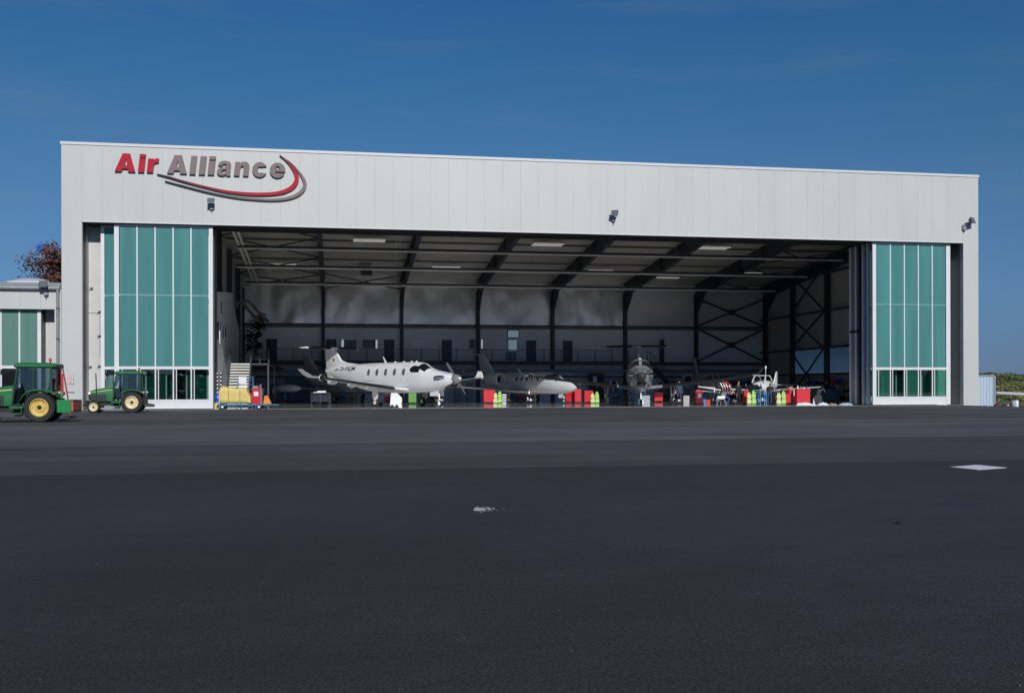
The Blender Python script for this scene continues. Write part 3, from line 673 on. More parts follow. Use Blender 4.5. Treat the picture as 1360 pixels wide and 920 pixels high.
# ------------------------------------------------------------------ company sign on the fascia
sg = thing('company_sign', 'raised Air Alliance lettering with red and taupe swooshes high on the fascia', 'sign', (XP(153, 0), -.02, ZP(153, 230, 0)))
ox, oz = sg.location.x, sg.location.z
def zp(zx, zy): px, py = 140+zx/4.857, 180+zy/4.857; return XP(px, 0), ZP(px, py, 0)
xb_, zbase = zp(130, 237); zcap = zp(130, 119)[1]; zxh = zp(880, 179)[1]; zbase2 = zp(880, 264)[1]
zb0 = zp(130, 237)[1]
glyphs = [('A', 65, 198, 237, 119), ('i', 215, 268, 241, 123), ('r', 272, 352, 243, 150), ('A', 402, 530, 249, 130), ('l', 546, 598, 254, 135), ('l', 606, 660, 256, 137), ('i', 663, 719, 257, 138),
          ('a', 719, 822, 263, 167), ('n', 832, 937, 264, 172), ('c', 950, 1050, 272, 175), ('e', 1062, 1167, 277, 179)]
def sp(P, n=5):
    return [p for p in catmull(P, n)]
def ell(cx, cy, rx, ry, a0, a1, n=18): return [(cx+rx*math.cos(R(a0+(a1-a0)*k/n)), cy+ry*math.sin(R(a0+(a1-a0)*k/n))) for k in range(n+1)]
def catmull(P, n=8):
    o = []
    for i in range(len(P)-1):
        p0, p1, p2, p3 = P[max(0, i-1)], P[i], P[i+1], P[min(len(P)-1, i+2)]
        for k in range(n):
            t = k/n; o.append(tuple(.5*((2*b1)+(-a1+c1)*t+(2*a1-5*b1+4*c1-d1)*t*t+(-a1+3*b1-3*c1+d1)*t**3) for a1, b1, c1, d1 in zip(p0, p1, p2, p3)))
    o.append(P[-1]); return o
GL = {
 'A': [[(0, 0), (.40, 1), (.75, 1), (1, 0), (.66, 0), (.63, .17), (.39, .17), (.31, 0)], [(.46, .36), (.61, .36), (.57, .72)]],
 'l': [[(0, 0), (1, 0), (1, 1), (0, 1)]],
 'i': [[(0, 0), (1, 0), (1, .74), (0, .74)], [(0, .82), (1, .82), (1, 1), (0, 1)]],
 'r': [[(0, 0), (0, .97), (.52, .97), (.50, .80)]+sp([(.50, .80), (.62, .94), (.80, 1.0), (1.0, .98)])[1:]+[(1.0, .70)]+sp([(1, .70), (.80, .70), (.63, .62), (.58, .45)])[1:]+[(.58, 0)]],
 'n': [[(0, 0), (0, .97), (.33, .97), (.33, .84)]+sp([(.33, .84), (.44, .96), (.62, 1.0), (.84, .95), (.96, .80), (1, .60)])[1:]+[(1, 0), (.62, 0)]+sp([(.62, .50), (.60, .63), (.52, .70), (.43, .66), (.39, .52)])+[(.39, 0)]],
 'c': [ell(.5, .5, .5, .5, 28, 332, 30)+[(.66, .30)]+ell(.5, .5, .145, .22, 300, 60, 16)+[(.66, .70)]],
 'e': [ell(.5, .5, .5, .5, -12, 180, 22)+ell(.5, .5, .5, .5, 188, 328, 14)+[(.64, .30)]+ell(.5, .42, .15, .19, 315, 190, 10)+[(.34, .40), (.985, .40)], [(.65, .58)]+ell(.5, .58, .15, .20, 8, 172, 10)+[(.35, .58)]],
 'a': [sp([(.70, .10), (.55, .02), (.36, 0), (.12, .07), (.02, .25), (.10, .45), (.32, .54), (.56, .58), (.65, .65), (.62, .75), (.50, .79), (.38, .76), (.34, .66)])+[(.05, .68)]+sp([(.05, .68), (.12, .86), (.28, .97), (.52, 1.0), (.78, .96), (.93, .84), (.96, .66)])[1:]+[(.96, .2), (1, 0), (.70, 0)], sp([(.66, .43), (.50, .39), (.36, .34), (.33, .25), (.40, .18), (.52, .18), (.62, .25), (.66, .34)], 3)],
}
def glyph(ch, x0, x1, z0, z1):
    cu = bpy.data.curves.new('g', 'CURVE'); cu.dimensions = '2D'; cu.fill_mode = 'BOTH'; cu.extrude = .06
    h = z1-z0; sh = 0 if ch == 'A' else (.04*h if ch in 'ce' else .11*h); wd = x1-x0-sh
    for P in GL[ch]:
        Q = [(x0+u*wd+t*sh, z0+t*h) for u, t in P]
        sp_ = cu.splines.new('POLY'); sp_.points.add(len(Q)-1); sp_.use_cyclic_u = True
        for k, (a_, b_) in enumerate(Q): sp_.points[k].co = (a_, b_, 0, 1)
    o = bpy.data.objects.new('g', cu); COL.objects.link(o); dg = bpy.context.evaluated_depsgraph_get(); dg.update()
    me = bpy.data.meshes.new_from_object(o.evaluated_get(dg)); bpy.data.objects.remove(o); bpy.data.curves.remove(cu)
    for v in me.vertices: v.co = (v.co.x, -.08-v.co.z, v.co.y)
    me.update(); return me
for i, (ch, a, c, lo, hi) in enumerate(glyphs):
    x0 = zp(a, lo)[0]-ox; x1 = zp(c, lo)[0]-ox; z0 = zp((a+c)/2, lo)[1]-oz; z1 = zp((a+c)/2, hi)[1]-oz
    me = glyph(ch, x0, x1, z0, z1)
    m1 = REDP if i < 3 else TAUPE
    me.materials.clear(); me.materials.append(m1); me.materials.append(SIDE)
    for p in me.polygons: p.material_index = 0 if abs(p.normal.y) > .7 else 1
    for p in me.polygons: p.use_smooth = False
    inst('letter', me, sg)
def ramp_mat(name, x0, x1, stops):
    m = bpy.data.materials.new(name); m.use_nodes = True; n = m.node_tree; g = n.nodes.new('ShaderNodeNewGeometry'); s_ = n.nodes.new('ShaderNodeSeparateXYZ'); r = n.nodes.new('ShaderNodeMapRange'); c = n.nodes.new('ShaderNodeValToRGB')
    r.inputs['From Min'].default_value = x0; r.inputs['From Max'].default_value = x1
    n.links.new(g.outputs['Position'], s_.inputs[0]); n.links.new(s_.outputs['X'], r.inputs['Value']); n.links.new(r.outputs[0], c.inputs[0]); n.links.new(c.outputs[0], n.nodes['Principled BSDF'].inputs['Base Color'])
    e = c.color_ramp.elements; e[0].position = stops[0][0]; e[0].color = (*stops[0][1], 1); e[1].position = stops[-1][0]; e[1].color = (*stops[-1][1], 1)
    for p, col in stops[1:-1]: q = e.new(p); q.color = (*col, 1)
    n.nodes['Principled BSDF'].inputs['Roughness'].default_value = .45
    return m
def catmull(P, n=8):
    o = []
    for i in range(len(P)-1):
        p0, p1, p2, p3 = P[max(0, i-1)], P[i], P[i+1], P[min(len(P)-1, i+2)]
        for k in range(n):
            t = k/n; o.append(tuple(.5*((2*b1)+(-a1+c1)*t+(2*a1-5*b1+4*c1-d1)*t*t+(-a1+3*b1-3*c1+d1)*t**3) for a1, b1, c1, d1 in zip(p0, p1, p2, p3)))
    o.append(P[-1]); return o
def swoosh(P, m, label):
    C = [(a_, b_, w_*(.86 if 'taupe' in label else 1)) for a_, b_, w_ in catmull(P)]; L_, R_ = [], []
    for i, (x, y, wd) in enumerate(C):
        a = C[max(0, i-1)]; c = C[min(len(C)-1, i+1)]; dx, dy = c[0]-a[0], c[1]-a[1]; l = math.hypot(dx, dy) or 1; nx, ny = -dy/l*wd/2, dx/l*wd/2
        L_.append(zp(x+nx, y+ny)); R_.append(zp(x-nx, y-ny))
    b = MB(); rings = [[(l[0]-ox, -.14, l[1]-oz), (r[0]-ox, -.14, r[1]-oz), (r[0]-ox, -.02, r[1]-oz), (l[0]-ox, -.02, l[1]-oz)] for l, r in zip(L_, R_)]
    b.loft(rings); o = b.build('swoosh', [m, SIDE], sg, label=label)
    for p in o.data.polygons: p.material_index = 0 if p.normal.y < -.7 else 1
    ca = o.data.color_attributes.new('paint', 'FLOAT_COLOR', 'POINT'); n_ = len(C)
    for i in range(n_):
        t = i/(n_-1); g = sm(min(1, t/.42))*sm(min(1, (1-t)/.16))
        for k in range(4): ca.data[i*4+k].color = (g, g, g, 1)
rx0, rx1 = zp(340, 255)[0], zp(1250, 300)[0]
def paint_mat(name, dark, full):
    m = bpy.data.materials.new(name); m.use_nodes = True; n = m.node_tree; a_ = n.nodes.new('ShaderNodeAttribute'); a_.attribute_name = 'paint'; x_ = n.nodes.new('ShaderNodeMix'); x_.data_type = 'RGBA'
    x_.inputs['A'].default_value = (*dark, 1); x_.inputs['B'].default_value = (*full, 1); n.links.new(a_.outputs['Fac'], x_.inputs['Factor']); pb_ = n.nodes['Principled BSDF']; n.links.new(x_.outputs['Result'], pb_.inputs['Base Color']); pb_.inputs['Roughness'].default_value = .6; pb_.inputs['Specular IOR Level'].default_value = .25
    return m
rm = paint_mat('swoosh_red', (.03, .033, .038), (.40, .008, .028)); gm = paint_mat('swoosh_taupe', (.03, .036, .042), (.20, .155, .158))
swoosh([(338, 252, 5), (420, 272, 9), (490, 293, 10), (650, 335, 12), (800, 366, 15), (950, 380, 19), (1080, 378, 20), (1160, 362, 24), (1215, 330, 28), (1238, 285, 27), (1228, 240, 20), (1195, 190, 12), (1160, 155, 8), (1128, 130, 4)], rm, 'red swoosh')
swoosh([(388, 296, 6), (520, 331, 9), (680, 371, 11), (850, 402, 14), (1000, 415, 16), (1110, 416, 18), (1200, 402, 22), (1262, 370, 27), (1290, 325, 26), (1280, 280, 20), (1250, 235, 13), (1215, 195, 8), (1176, 160, 4)], gm, 'taupe swoosh')

# ------------------------------------------------------------------ floodlights
def floodlight(px, py, label, Y=0, turn=0, tilt=R(35), head=(0, 0), s=1.0):
    t = thing('floodlight', label, 'floodlight', (XP(px, Y), Y, ZP(px, py, Y)), 0, 'floodlights on the hangar walls')
    b = MB(); b.box(-.13*s, .13*s, -.16, -.002, -.30*s, .06*s); b.build('gear_box', GALV, t, bevel=.015)
    b = MB(); b.box(-.03, .03, -.12, -.06, -.46*s, -.30*s); b.bar((-.1, -.15, -.1), (head[0]-.15, -.4, head[1]+.2), .03, .03); b.bar((.1, -.15, -.1), (head[0]+.15, -.4, head[1]+.2), .03, .03); b.build('bracket', DGREY, t)
    M = Matrix.Rotation(turn, 4, 'Z') @ Matrix.Rotation(tilt, 4, 'X')
    def pt(*p): return M @ Vector(p)+Vector((head[0], -.42, head[1]+.26*s))
    h = MB(); r0 = [pt(x*s, -.10, z*s) for x, z in ((-.27, -.20), (.27, -.20), (.27, .20), (-.27, .20))]; r1 = [pt(x*s, .12, z*s) for x, z in ((-.17, -.13), (.17, -.13), (.17, .13), (-.17, .13))]
    h.loft([r0, r1]); h.build('lamp_head', DGREY, t)
    g = MB(); g.add([pt(x*s, -.106, z*s) for x, z in ((-.23, -.16), (.23, -.16), (.23, .16), (-.23, .16))], [(0, 1, 2, 3)]); g.build('lamp_glass', mat('lamp_glass', (.12, .14, .16), .1, spec=.8), t)
    for z in (-.2, .2):
        k = MB(); k.bar(pt(-.27*s, -.11, z*s), pt(.27*s, -.11, z*s), .03, .03); k.build('lamp_rim', GALV, t)
floodlight(282, 273.5, 'floodlight below the swoosh of the lettering', 0, 0, R(-20), s=.8)
floodlight(815, 289.5, 'floodlight in the middle of the long fascia', 0, R(-25), R(-20), s=.85)
floodlight(1280, 300, 'floodlight on the right corner pillar', 0, R(28), R(-20), (.35, .02), 1.0)

# small signs on the left pillar
fr = thing('notice_board', 'two small red and white notices one above the other on the left pillar', 'sign', (XP(94, -.01), -.012, ZP(94, 504, -.01)))
b = MB(); b.box(-.17, .17, -.02, 0, -.27, .27); b.build('backing_plate', mat('notice_frame', (.30, .22, .23), .5), fr)
for z in (.135, -.13):
    p = MB(); p.box(-.135, .135, -.028, -.021, z-.1, z+.1); pl = p.build('notice', PAPER, fr)
    q = MB(); [q.box(-.10, .10, -.031, -.0285, z+dz-.013, z+dz+.013) for dz in (.05, 0, -.05)]; q.build('red_print', REDP, pl)

# ------------------------------------------------------------------ low annex on the left
A = thing('hangar_annex', 'low white annex with glazed sliding doors left of the hangar', 'building')
AX0, AX1 = -14.0, -.02
at_ = ZP(50, 384, 0); ab = ZP(50, 410.5, 0)
ax_open = XP(72.5, 0)
k = 0; x = AX1-PW
amesh = {}
while x > AX0:
    full = x+PW > ax_open+.05 and False
    if 'f' not in amesh:
        b = MB(); g = .002; wd = PW-2*g; h = at_-ab; e = .005
        b.loft([[(g+e, 0, e), (g+wd-e, 0, e), (g+wd-e, 0, h-e), (g+e, 0, h-e)], [(g, e, 0), (g+wd, e, 0), (g+wd, e, h), (g, e, h)], [(g, .08, 0), (g+wd, .08, 0), (g+wd, .08, h), (g, .08, h)]]); amesh['f'] = b.mesh('wall_panel', WHITE)
    inst('wall_panel', amesh['f'], A, (x, .02, ab)); x -= PW
b = MB(); b.box(ax_open, AX1, .02, .10, -.5, ab-.004); b.build('corner_panel', WHITE, A)
b = MB(); b.box(AX0, AX1, .11, .2, ab, at_); b.build('wall_backing', SEAM, A)
b = MB(); b.box(AX0, AX1-.01, .2, 14, at_-.1, at_+.12); b.build('roof', GREYP, A)
b = MB(); b.box(AX0, AX1-.02, -.02, .2, at_+.02, at_+.40); b.build('roof_edge', mat('edge_metal', (.22, .23, .25), .45), A)
b = MB(); b.tube([(AX0, -.12, at_+.06), (AX1-.05, -.12, at_+.06)], .13, 12); b.build('gutter', GALV, A, smooth=True)
x_ = XP(77, -.1)
b = MB(); b.tube([(x_, -.14, at_+.06), (x_, -.14, at_-.3), (x_, -.12, at_-.5), (x_, -.12, .05)], .085, 12); b.build('downpipe', GALV, A, smooth=True)
for z in (6.0, 4.2, 2.3):
    b = MB(); b.lathe([(.105, 0), (.105, .07)], (x_, -.12, z), 'Z', 12); b.build('pipe_clamp', DGREY, A)
b = MB(); b.box(AX0, AX1, 12, 12.2, -.5, at_); b.box(AX0, AX0+.2, .2, 12, -.5, at_); b.build('rear_wall', GREYP, A)
b = MB(); b.box(XP(56, 1.2), ax_open-.005, 1.2, 1.3, -.5, ab+.02); b.build('recess_panel', GREYP, A)
b = MB(); b.box(XP(54.5, .5), XP(56.5, .5), .5, 1.2, -.3, ab); b.build('door_seal', DGREY, A)
b = MB(); b.box(AX0, ax_open, .2, 2, ab+.01, ab+.1); b.build('door_head_soffit', DGREY, A)
ATEAL = translucent_mat('annex_glazing', (.115, .235, .20), (.12, .3, .25), .10, .3, .5)
x1 = XP(55, .4); pw_ = (XP(54, .4)-XP(27, .4))
ad = bpy.data.objects.new('sliding_door', None); COL.objects.link(ad); ad.parent = A
f = MB(); zt = ab-.02; z3 = 2.48
f.box(x1-.2, x1, .33, .47, -.2, zt)
nn = 8; wd = XP(26, .4)-XP(1.5, .4)
for i in range(1, nn): xc = XP(26.3, .4)-(i-1)*wd; f.box(xc-.045, xc+.045, .332, .468, .5, zt)
f.box(x1-8.5, x1-.2, .334, .466, z3, z3+.17); f.box(x1-8.5, x1-.2, .334, .466, .45, .55); f.build('door_frame', FRAME, ad)
b = MB(); b.box(x1-8.5, x1-.2, .35, .45, -.2, .45); b.build('kick_panel', FRAME, ad)
for i in range(nn):
    c = XP(26.3, .4)-(i-1)*wd-.045; a = XP(26.3, .4)-i*wd+.045
    if i == 0: c = x1-.2
    p = MB(); p.box(a, c, .38, .395, z3+.17, zt); p.build('glass_pane', ATEAL, ad)
    p = MB(); p.box(a, c, .39, .40, .55, z3); p.build('lower_pane', DARKP, ad)
b = MB(); b.box(AX0+.3, x1, 2.6, 2.7, 0, ab); b.build('inner_partition', DWALL, A)
fl = floodlight(62, 386, 'floodlight under the gutter of the low annex', -.02, R(-10), R(-25), (-.05, .06), .95)
# roof light on the annex
rlx0, rlx1 = XP(16, 5), XP(70, 5)
rd = thing('rooflight_dome', 'pale domed rooflight on the flat annex roof', 'rooflight', ((rlx0+rlx1)/2, 5, at_+.12)); hw = (rlx1-rlx0)/2; hh = .32
b = MB(); b.box(-hw, hw, -.9, .9, 0, hh+.42); b.build('upstand', TRIM, rd)
b = MB(); rings = []
for i in range(9):
    u = -1+i/4; rings.append([(u*hw*.95, .85*math.cos(math.pi*j/8), hh+.42+.32*math.sqrt(max(0, 1-u*u*.98))*math.sin(math.pi*j/8)) for j in range(9)])
b.loft(rings, closed=False, caps=False); b.build('dome', mat('dome_grey', (.36, .40, .45), .2, coat=.4), rd, smooth=True)

# tree behind the annex
def tree(name, label, x, y, h, rad, leafmat, barkmat, n, zc, lsize, seed, squash=.8):
    rr = random.Random(seed); t = thing(name, label, 'tree', (x, y, -.3))
    b = MB(); b.tube([(0, 0, 0), (.1, .05, h*.25), (-.05, 0, h*.5), (.1, 0, h*.8)], [.28, .22, .16, .05], 8); b.build('trunk', barkmat, t, smooth=True)
    tips = []; b = MB()
    for k in range(34):
        a = k*2.4+rr.random(); z0 = h*rr.uniform(.45, .80); l = rad*rr.uniform(.6, 1.0); el = rr.uniform(.15, .9)
        q = Vector((math.cos(a)*l*math.cos(el), math.sin(a)*l*math.cos(el), z0+l*math.sin(el)*squash*1.2)); b.tube([(0, 0, z0), (q*.5)+Vector((0, 0, z0*.5+.15)), q], [.10, .06, .02], 5); tips.append(q)
        for _ in range(3): tips.append(q+Vector((rr.gauss(0, .5), rr.gauss(0, .5), rr.gauss(0, .45)))); tips.append(q*.6+Vector((0, 0, z0*.4+.3)))
    b.build('limb', barkmat, t, smooth=True)
    c = MB()
    for k in range(n):
        p = rr.choice(tips); q = p+Vector((rr.gauss(0, .36), rr.gauss(0, .36), rr.gauss(0, .26)))
        s_ = lsize*rr.uniform(.6, 1.4); ax = Vector((rr.gauss(0, 1), rr.gauss(0, 1), rr.gauss(0, .6))).normalized(); bx = ax.orthogonal().normalized()*s_*.5
        c.cur = rr.randint(0, len(leafmat)-1); c.add([q-ax*s_, q+bx, q+ax*s_, q-bx], [(0, 1, 2, 3)])
    c.build('crown', leafmat, t)
LB = [mat('leaf_rust', (.12, .045, .022), .7), mat('leaf_brown', (.065, .028, .018), .7), mat('leaf_russet', (.20, .075, .03), .7), mat('leaf_maroon', (.045, .02, .022), .7)]
BARK = mat('bark', (.05, .04, .035), .9, bump=.5)
tx = XP(82, 16); tree('copper_tree', 'rusty brown tree rising behind the annex roof', tx, 16, 14.3, 1.95, LB, BARK, 10000, 9, .12, 5, .40)
yb_ = 30; bx_ = XP(55, yb_); bz_ = ZP(55, 329, yb_)
sb = thing('blue_sign_cube', 'bright blue square sign on a pole behind the brown tree', 'sign', (bx_, yb_, -.4))
b = MB(); b.tube([(0, 0, 0), (0, 0, bz_+.2)], .07, 8); b.build('pole', GALV, sb)
b = MB(); b.box(-.36, .26, -.06, .06, bz_+.4-.33, bz_+.4+.36); b.build('sign_panel', mat('sign_blue', (.0, .16, .62), .35), sb); b = MB(); b.box(.262, .55, -.02, .55, bz_+.4-.25, bz_+.4+.33); b.build('sign_side', mat('sign_navy', (.02, .07, .22), .4), sb)

# ------------------------------------------------------------------ tractors (nose towards -X; local x forward = nose)
def wheel(parent, x, y, r, wd, rimr, rimmat, name='wheel'):
    wroot = bpy.data.objects.new(name, None); COL.objects.link(wroot); wroot.parent = parent; wroot.location = (x, y, r)
    b = MB(); h = wd/2; b.lathe([(rimr, -h*.8), (r*.80, -h), (r*.94, -h*.92), (r, -h*.55), (r, h*.55), (r*.94, h*.92), (r*.80, h), (rimr, h*.8), (rimr, -h*.8)], axis='Y', n=36, cap=False)
    nl = 26
    for k in range(nl):
        for s in (-1, 1):
            a = 2*math.pi*(k+(.5 if s > 0 else 0))/nl; c = Vector((math.sin(a)*(r-.010), s*h*.45, math.cos(a)*(r-.010)))
            b.cbox(c, (.05, h*.85, .035), ry=a)
    b.build('tyre', RUBBER, wroot, smooth=True)
    b = MB()
    for s in (-1, 1): b.lathe([(rimr*1.0, s*h*.82), (rimr*.93, s*h*.86), (rimr*.88, s*h*.5), (rimr*.55, s*h*.35), (rimr*.5, s*h*.55), (rimr*.25, s*h*.6), (rimr*.22, s*h*.4)], axis='Y', n=28, cap=False)
    b.build('rim', rimmat, wroot, smooth=True)
    b = MB(); b.lathe([(rimr*.2, -h*.66), (rimr*.2, h*.66)], axis='Y', n=12)
    for k in range(6):
        a = k*math.pi/3
        for s in (-1, 1): b.lathe([(rimr*.05, s*h*.30), (rimr*.05, s*h*.5)], (math.cos(a)*rimr*.72, 0, math.sin(a)*rimr*.72), 'Y', 6)
    b.build('hub', BLACK, wroot)
    return wroot
TGLASS = glass_mat('cab_glass', (.40, .52, .54), .12)
def tractor(loc, rz, label, rimr_, rimf_, box, s=1.0):
    t = thing('tractor', label, 'tractor', loc, rz, 'green tractors parked before the hangar'); t.scale = (s, s, s)
    for y in (-.50, .50): wheel(t, 0, y, .555, .40, .345, rimr_)
    for y in (-.48, .48): wheel(t, 1.97, y, .315, .22, .225, rimf_)
    # hood: shaped loft
    b = MB(); rings = []
    for (x, hw_, zt_, zb_) in ((2.26, .20, 1.08, .74), (2.22, .27, 1.18, .62), (2.0, .29, 1.25, .60), (1.5, .31, 1.34, .62), (1.02, .33, 1.40, .62)):
        rings.append([(x, -hw_, zb_), (x, -hw_, zt_-.14), (x, -hw_*.82, zt_-.04), (x, -hw_*.4, zt_), (x, hw_*.4, zt_), (x, hw_*.82, zt_-.04), (x, hw_, zt_-.14), (x, hw_, zb_)])
    b.loft(rings); b.build('hood', GREEN, t, smooth=True)
    b = MB()
    for y in (-1, 1):
        b.add([(2.20, y*.289, 1.085), (1.05, y*.338, 1.215), (1.05, y*.338, 1.255), (2.20, y*.286, 1.105)], [(0, 1, 2, 3)])
    b.build('yellow_stripe', mat('stripe_yellow', (.62, .60, .18), .4), t)
    b = MB()
    for y in (-1, 1): b.box(1.35, 2.2, y*.322-.012, y*.322+.012, .66, .99)
    b.box(2.25, 2.30, -.2, .2, .72, 1.0); b.build('grille', BLACK, t)
    b = MB(); [b.box(1.40+.1*k, 1.43+.1*k, y*.338-.004, y*.338+.004, .68, .97) for k in range(8) for y in (-1, 1)]; b.build('grille_bar', DGREY, t)
    for y in (-.15, .15):
        b = MB(); b.lathe([(.06, 2.24), (.065, 2.275)], (0, y, 1.04), 'X', 12); b.build('headlight', CHROME, t)
    b = MB(); b.box(-.35, 1.75, -.17, .17, .36, .66); b.box(1.9, 2.05, -.38, .38, .28, .38); b.box(-.1, .1, -.4, .4, .44, .62); b.box(1.7, 2.42, -.14, .14, .34, .56); b.build('chassis', BLACK, t)
    b = MB(); b.box(2.32, 2.5, -.3, .3, .38, .66); b.bar((2.4, -.4, .30), (2.75, -.42, .42), .06, .06); b.bar((2.4, -.4, .3), (2.55, -.42, .2), .06, .05); b.build('front_hitch', BLACK, t)
    # cab
    b = MB()
    for y in (-1, 1):
        Y = y*.60
        b.bar((.98, Y, .62), (.78, Y*.97, 2.06), .06, .06); b.bar((-.42, Y, 1.15), (-.40, Y*.97, 2.06), .07, .07); b.bar((.22, Y, 1.18), (.20, Y*.97, 2.06), .045, .045)
        b.bar((1.0, Y, .62), (.38, Y, .62), .05, .08); b.bar((-.42, Y, 1.15), (.45, Y, 1.18), .05, .06)
    for z, x in ((2.04, .80), (2.04, -.40), (1.16, -.42)): b.bar((x, -.58, z), (x, .58, z), .05, .05)
    b.build('cab_frame', mat('cab_frame_green', (.010, .045, .02), .4), t)
    b = MB()
    for y in (-1, 1):
        b.add([(.95, y*.596, .70), (.77, y*.58, 2.04), (.22, y*.58, 2.04), (.24, y*.596, 1.2), (.45, y*.6, .95), (.5, y*.6, .70)], [(0, 1, 2, 3, 4, 5)])
        b.add([(.18, y*.596, 1.2), (.17, y*.58, 2.04), (-.37, y*.58, 2.04), (-.39, y*.596, 1.18)], [(0, 1, 2, 3)])
    b.add([(.97, -.55, 1.42), (.97, .55, 1.42), (.80, .55, 2.02), (.80, -.55, 2.02)], [(0, 1, 2, 3)]); b.add([(-.42, -.55, 1.2), (-.42, .55, 1.2), (-.41, .55, 2.02), (-.41, -.55, 2.02)], [(0, 1, 2, 3)])
    b.build('cab_glazing', TGLASS, t)
    b = MB(); rr = []
    for (z, g) in ((2.05, 0), (2.09, .06), (2.19, .05), (2.245, -.08)):
        x0, x1, yy = -.52-g, .86+g, .60+g*.6; rr.append([(x0, -yy+.08, z), (x0+.08, -yy, z), (x1-.08, -yy, z), (x1, -yy+.08, z), (x1, yy-.08, z), (x1-.08, yy, z), (x0+.08, yy, z), (x0, yy-.08, z)])
    b.loft(rr); b.build('cab_roof', GREEN, t, smooth=True)
    # seat, wheel, dash
    b = MB(); b.box(-.25, .25, -.24, .24, .98, 1.10); b.cbox((-.28, 0, 1.36), (.12, .46, .6), ry=R(-8)); b.build('seat', BLACK, t, bevel=.04)
    b = MB(); b.tube([(.75, 0, 1.0), (.55, 0, 1.34)], .03, 8); b.tube([(.55+.17*math.cos(a)*.6, .19*math.sin(a), 1.36+.11*math.cos(a)) for a in [k*math.pi/8 for k in range(17)]], .014, 6); b.build('steering_wheel', BLACK, t)
    b = MB(); b.box(.72, 1.0, -.26, .26, .7, 1.32); b.box(.3, 1.0, -.5, .5, .58, .64); b.build('dashboard', BLACK, t)
    # fenders
    for y in (-1, 1):
        b = MB(); pr = []
        for k in range(11):
            a = R(168-k*15.2); r_ = .66; pr.append((-math.cos(a)*r_*-1, .555+math.sin(a)*r_))
        pr = [(.72, .62), (.66, .86), (.56, 1.04), (.40, 1.17), (.18, 1.24), (-.15, 1.25), (-.40, 1.18), (-.58, 1.06)]
        rings = [[(px, y*.30, pz), (px, y*.72, pz), (px+.012, y*.72, pz-.05), (px+.01, y*.30, pz-.035)] for px, pz in pr]
        b.loft(rings); b.build('fender', GREEN, t, smooth=True)
        b = MB(); b.box(.58, 1.05, y*.62-.06, y*.62+.06, .52, .60); b.box(.62, .9, y*.62-.05, y*.62+.05, .30, .34); b.bar((.64, y*.62, .32), (.62, y*.62, .55), .03, .03); b.build('footstep', GREEN, t)
    b = MB(); b.box(.35, 1.6, -.55, .55, .18, .28); b.cbox((1.1, 0, .33), (.7, .8, .10)); b.bar((1.6, .4, .22), (.4, .4, .36), .04, .04); b.bar((1.6, -.4, .22), (.4, -.4, .36), .04, .04); b.build('mower_deck', GALV if not box else DGREY, t)
    b = MB(); b.tube([(1.87, .30, 1.0), (1.88, .30, 1.62), (1.90, .30, 2.12)], .028, 8); 
    if not box: b.build('exhaust_stack', BLACK, t)
    b = MB(); b.bar((.82, .6, 1.98), (1.22, .72, 1.90), .02, .02); b.cbox((1.28, .74, 1.88), (.05, .16, .20)); b.bar((.82, -.6, 1.98), (1.12, -.78, 1.92), .02, .02); b.cbox((1.16, -.80, 1.85), (.05, .16, .24)); b.build('mirror', GALV if not box else BLACK, t)
    b = MB(); b.tube([(-.36, .5, 2.2), (-.36, .5, 2.30)], .02, 6); b.build('beacon_stalk', BLACK, t)
    b = MB(); b.lathe([(.052, 2.29), (.055, 2.36), (.042, 2.42), (.0, 2.43)], (-.36, .5, 0), 'Z', 12); b.build('beacon', mat('beacon_amber', (.45, .06, .03), .3), t, smooth=True)
    b = MB(); b.box(-.66, -.45, -.35, .35, .40, .9); b.bar((-.5, .3, .5), (-.98, .3, .42), .05, .05); b.bar((-.5, -.3, .5), (-.98, -.3, .42), .05, .05); b.cbox((-.62, .5, 1.02), (.18, .1, .12)); b.build('rear_linkage', BLACK, t)
    b = MB(); b.cbox((-.60, .52, 1.1), (.05, .14, .07)); b.cbox((-.60, -.52, 1.1), (.05, .14, .07)); b.build('tail_lamp', REDP if box else PAPER, t)
    if box:
        b = MB(); b.box(-1.12, -.62, -.62, .62, .36, .84); b.build('ballast_box', mat('box_green', (.008, .20, .05), .4), t, bevel=.015)
        b = MB(); b.box(-1.22, -1.12, -.62, .62, .38, .83); b.build('box_end', mat('box_end_dark', (.05, .035, .03), .5), t)
        b = MB(); b.box(-1.226, -1.221, -.5, .5, .45, .75); b.box(-1.20, -1.14, .621, .626, .43, .78); b.build('warning_plate', mat('plate_orange', (.55, .10, .04), .5), t)
        b = MB(); b.lathe([(.10, 0), (.12, .05), (.12, .2), (.09, .26)], (-.64, .3, .9), 'Z', 12); b.build('hydraulic_reservoir', mat('pale_green', (.10, .34, .16), .4), t, smooth=True)
    else:
        b = MB(); b.box(-1.0, -.62, -.4, .4, .30, .44); b.build('drawbar_plate', DGREY, t)
    return t
x, y = W(57.5, 40.0); tractor((x, y+.1, -.016), R(180), 'larger-looking green tractor cut by the left edge, with a green box on its back', YELLOW, YELLOW, True, 1.04)
x, y = W(175.6, 54.2); tractor((x, y+.5, -.016), R(180), 'whole green tractor with cream front wheels standing before the left doors', CREAM, CREAM, False, 1.0)

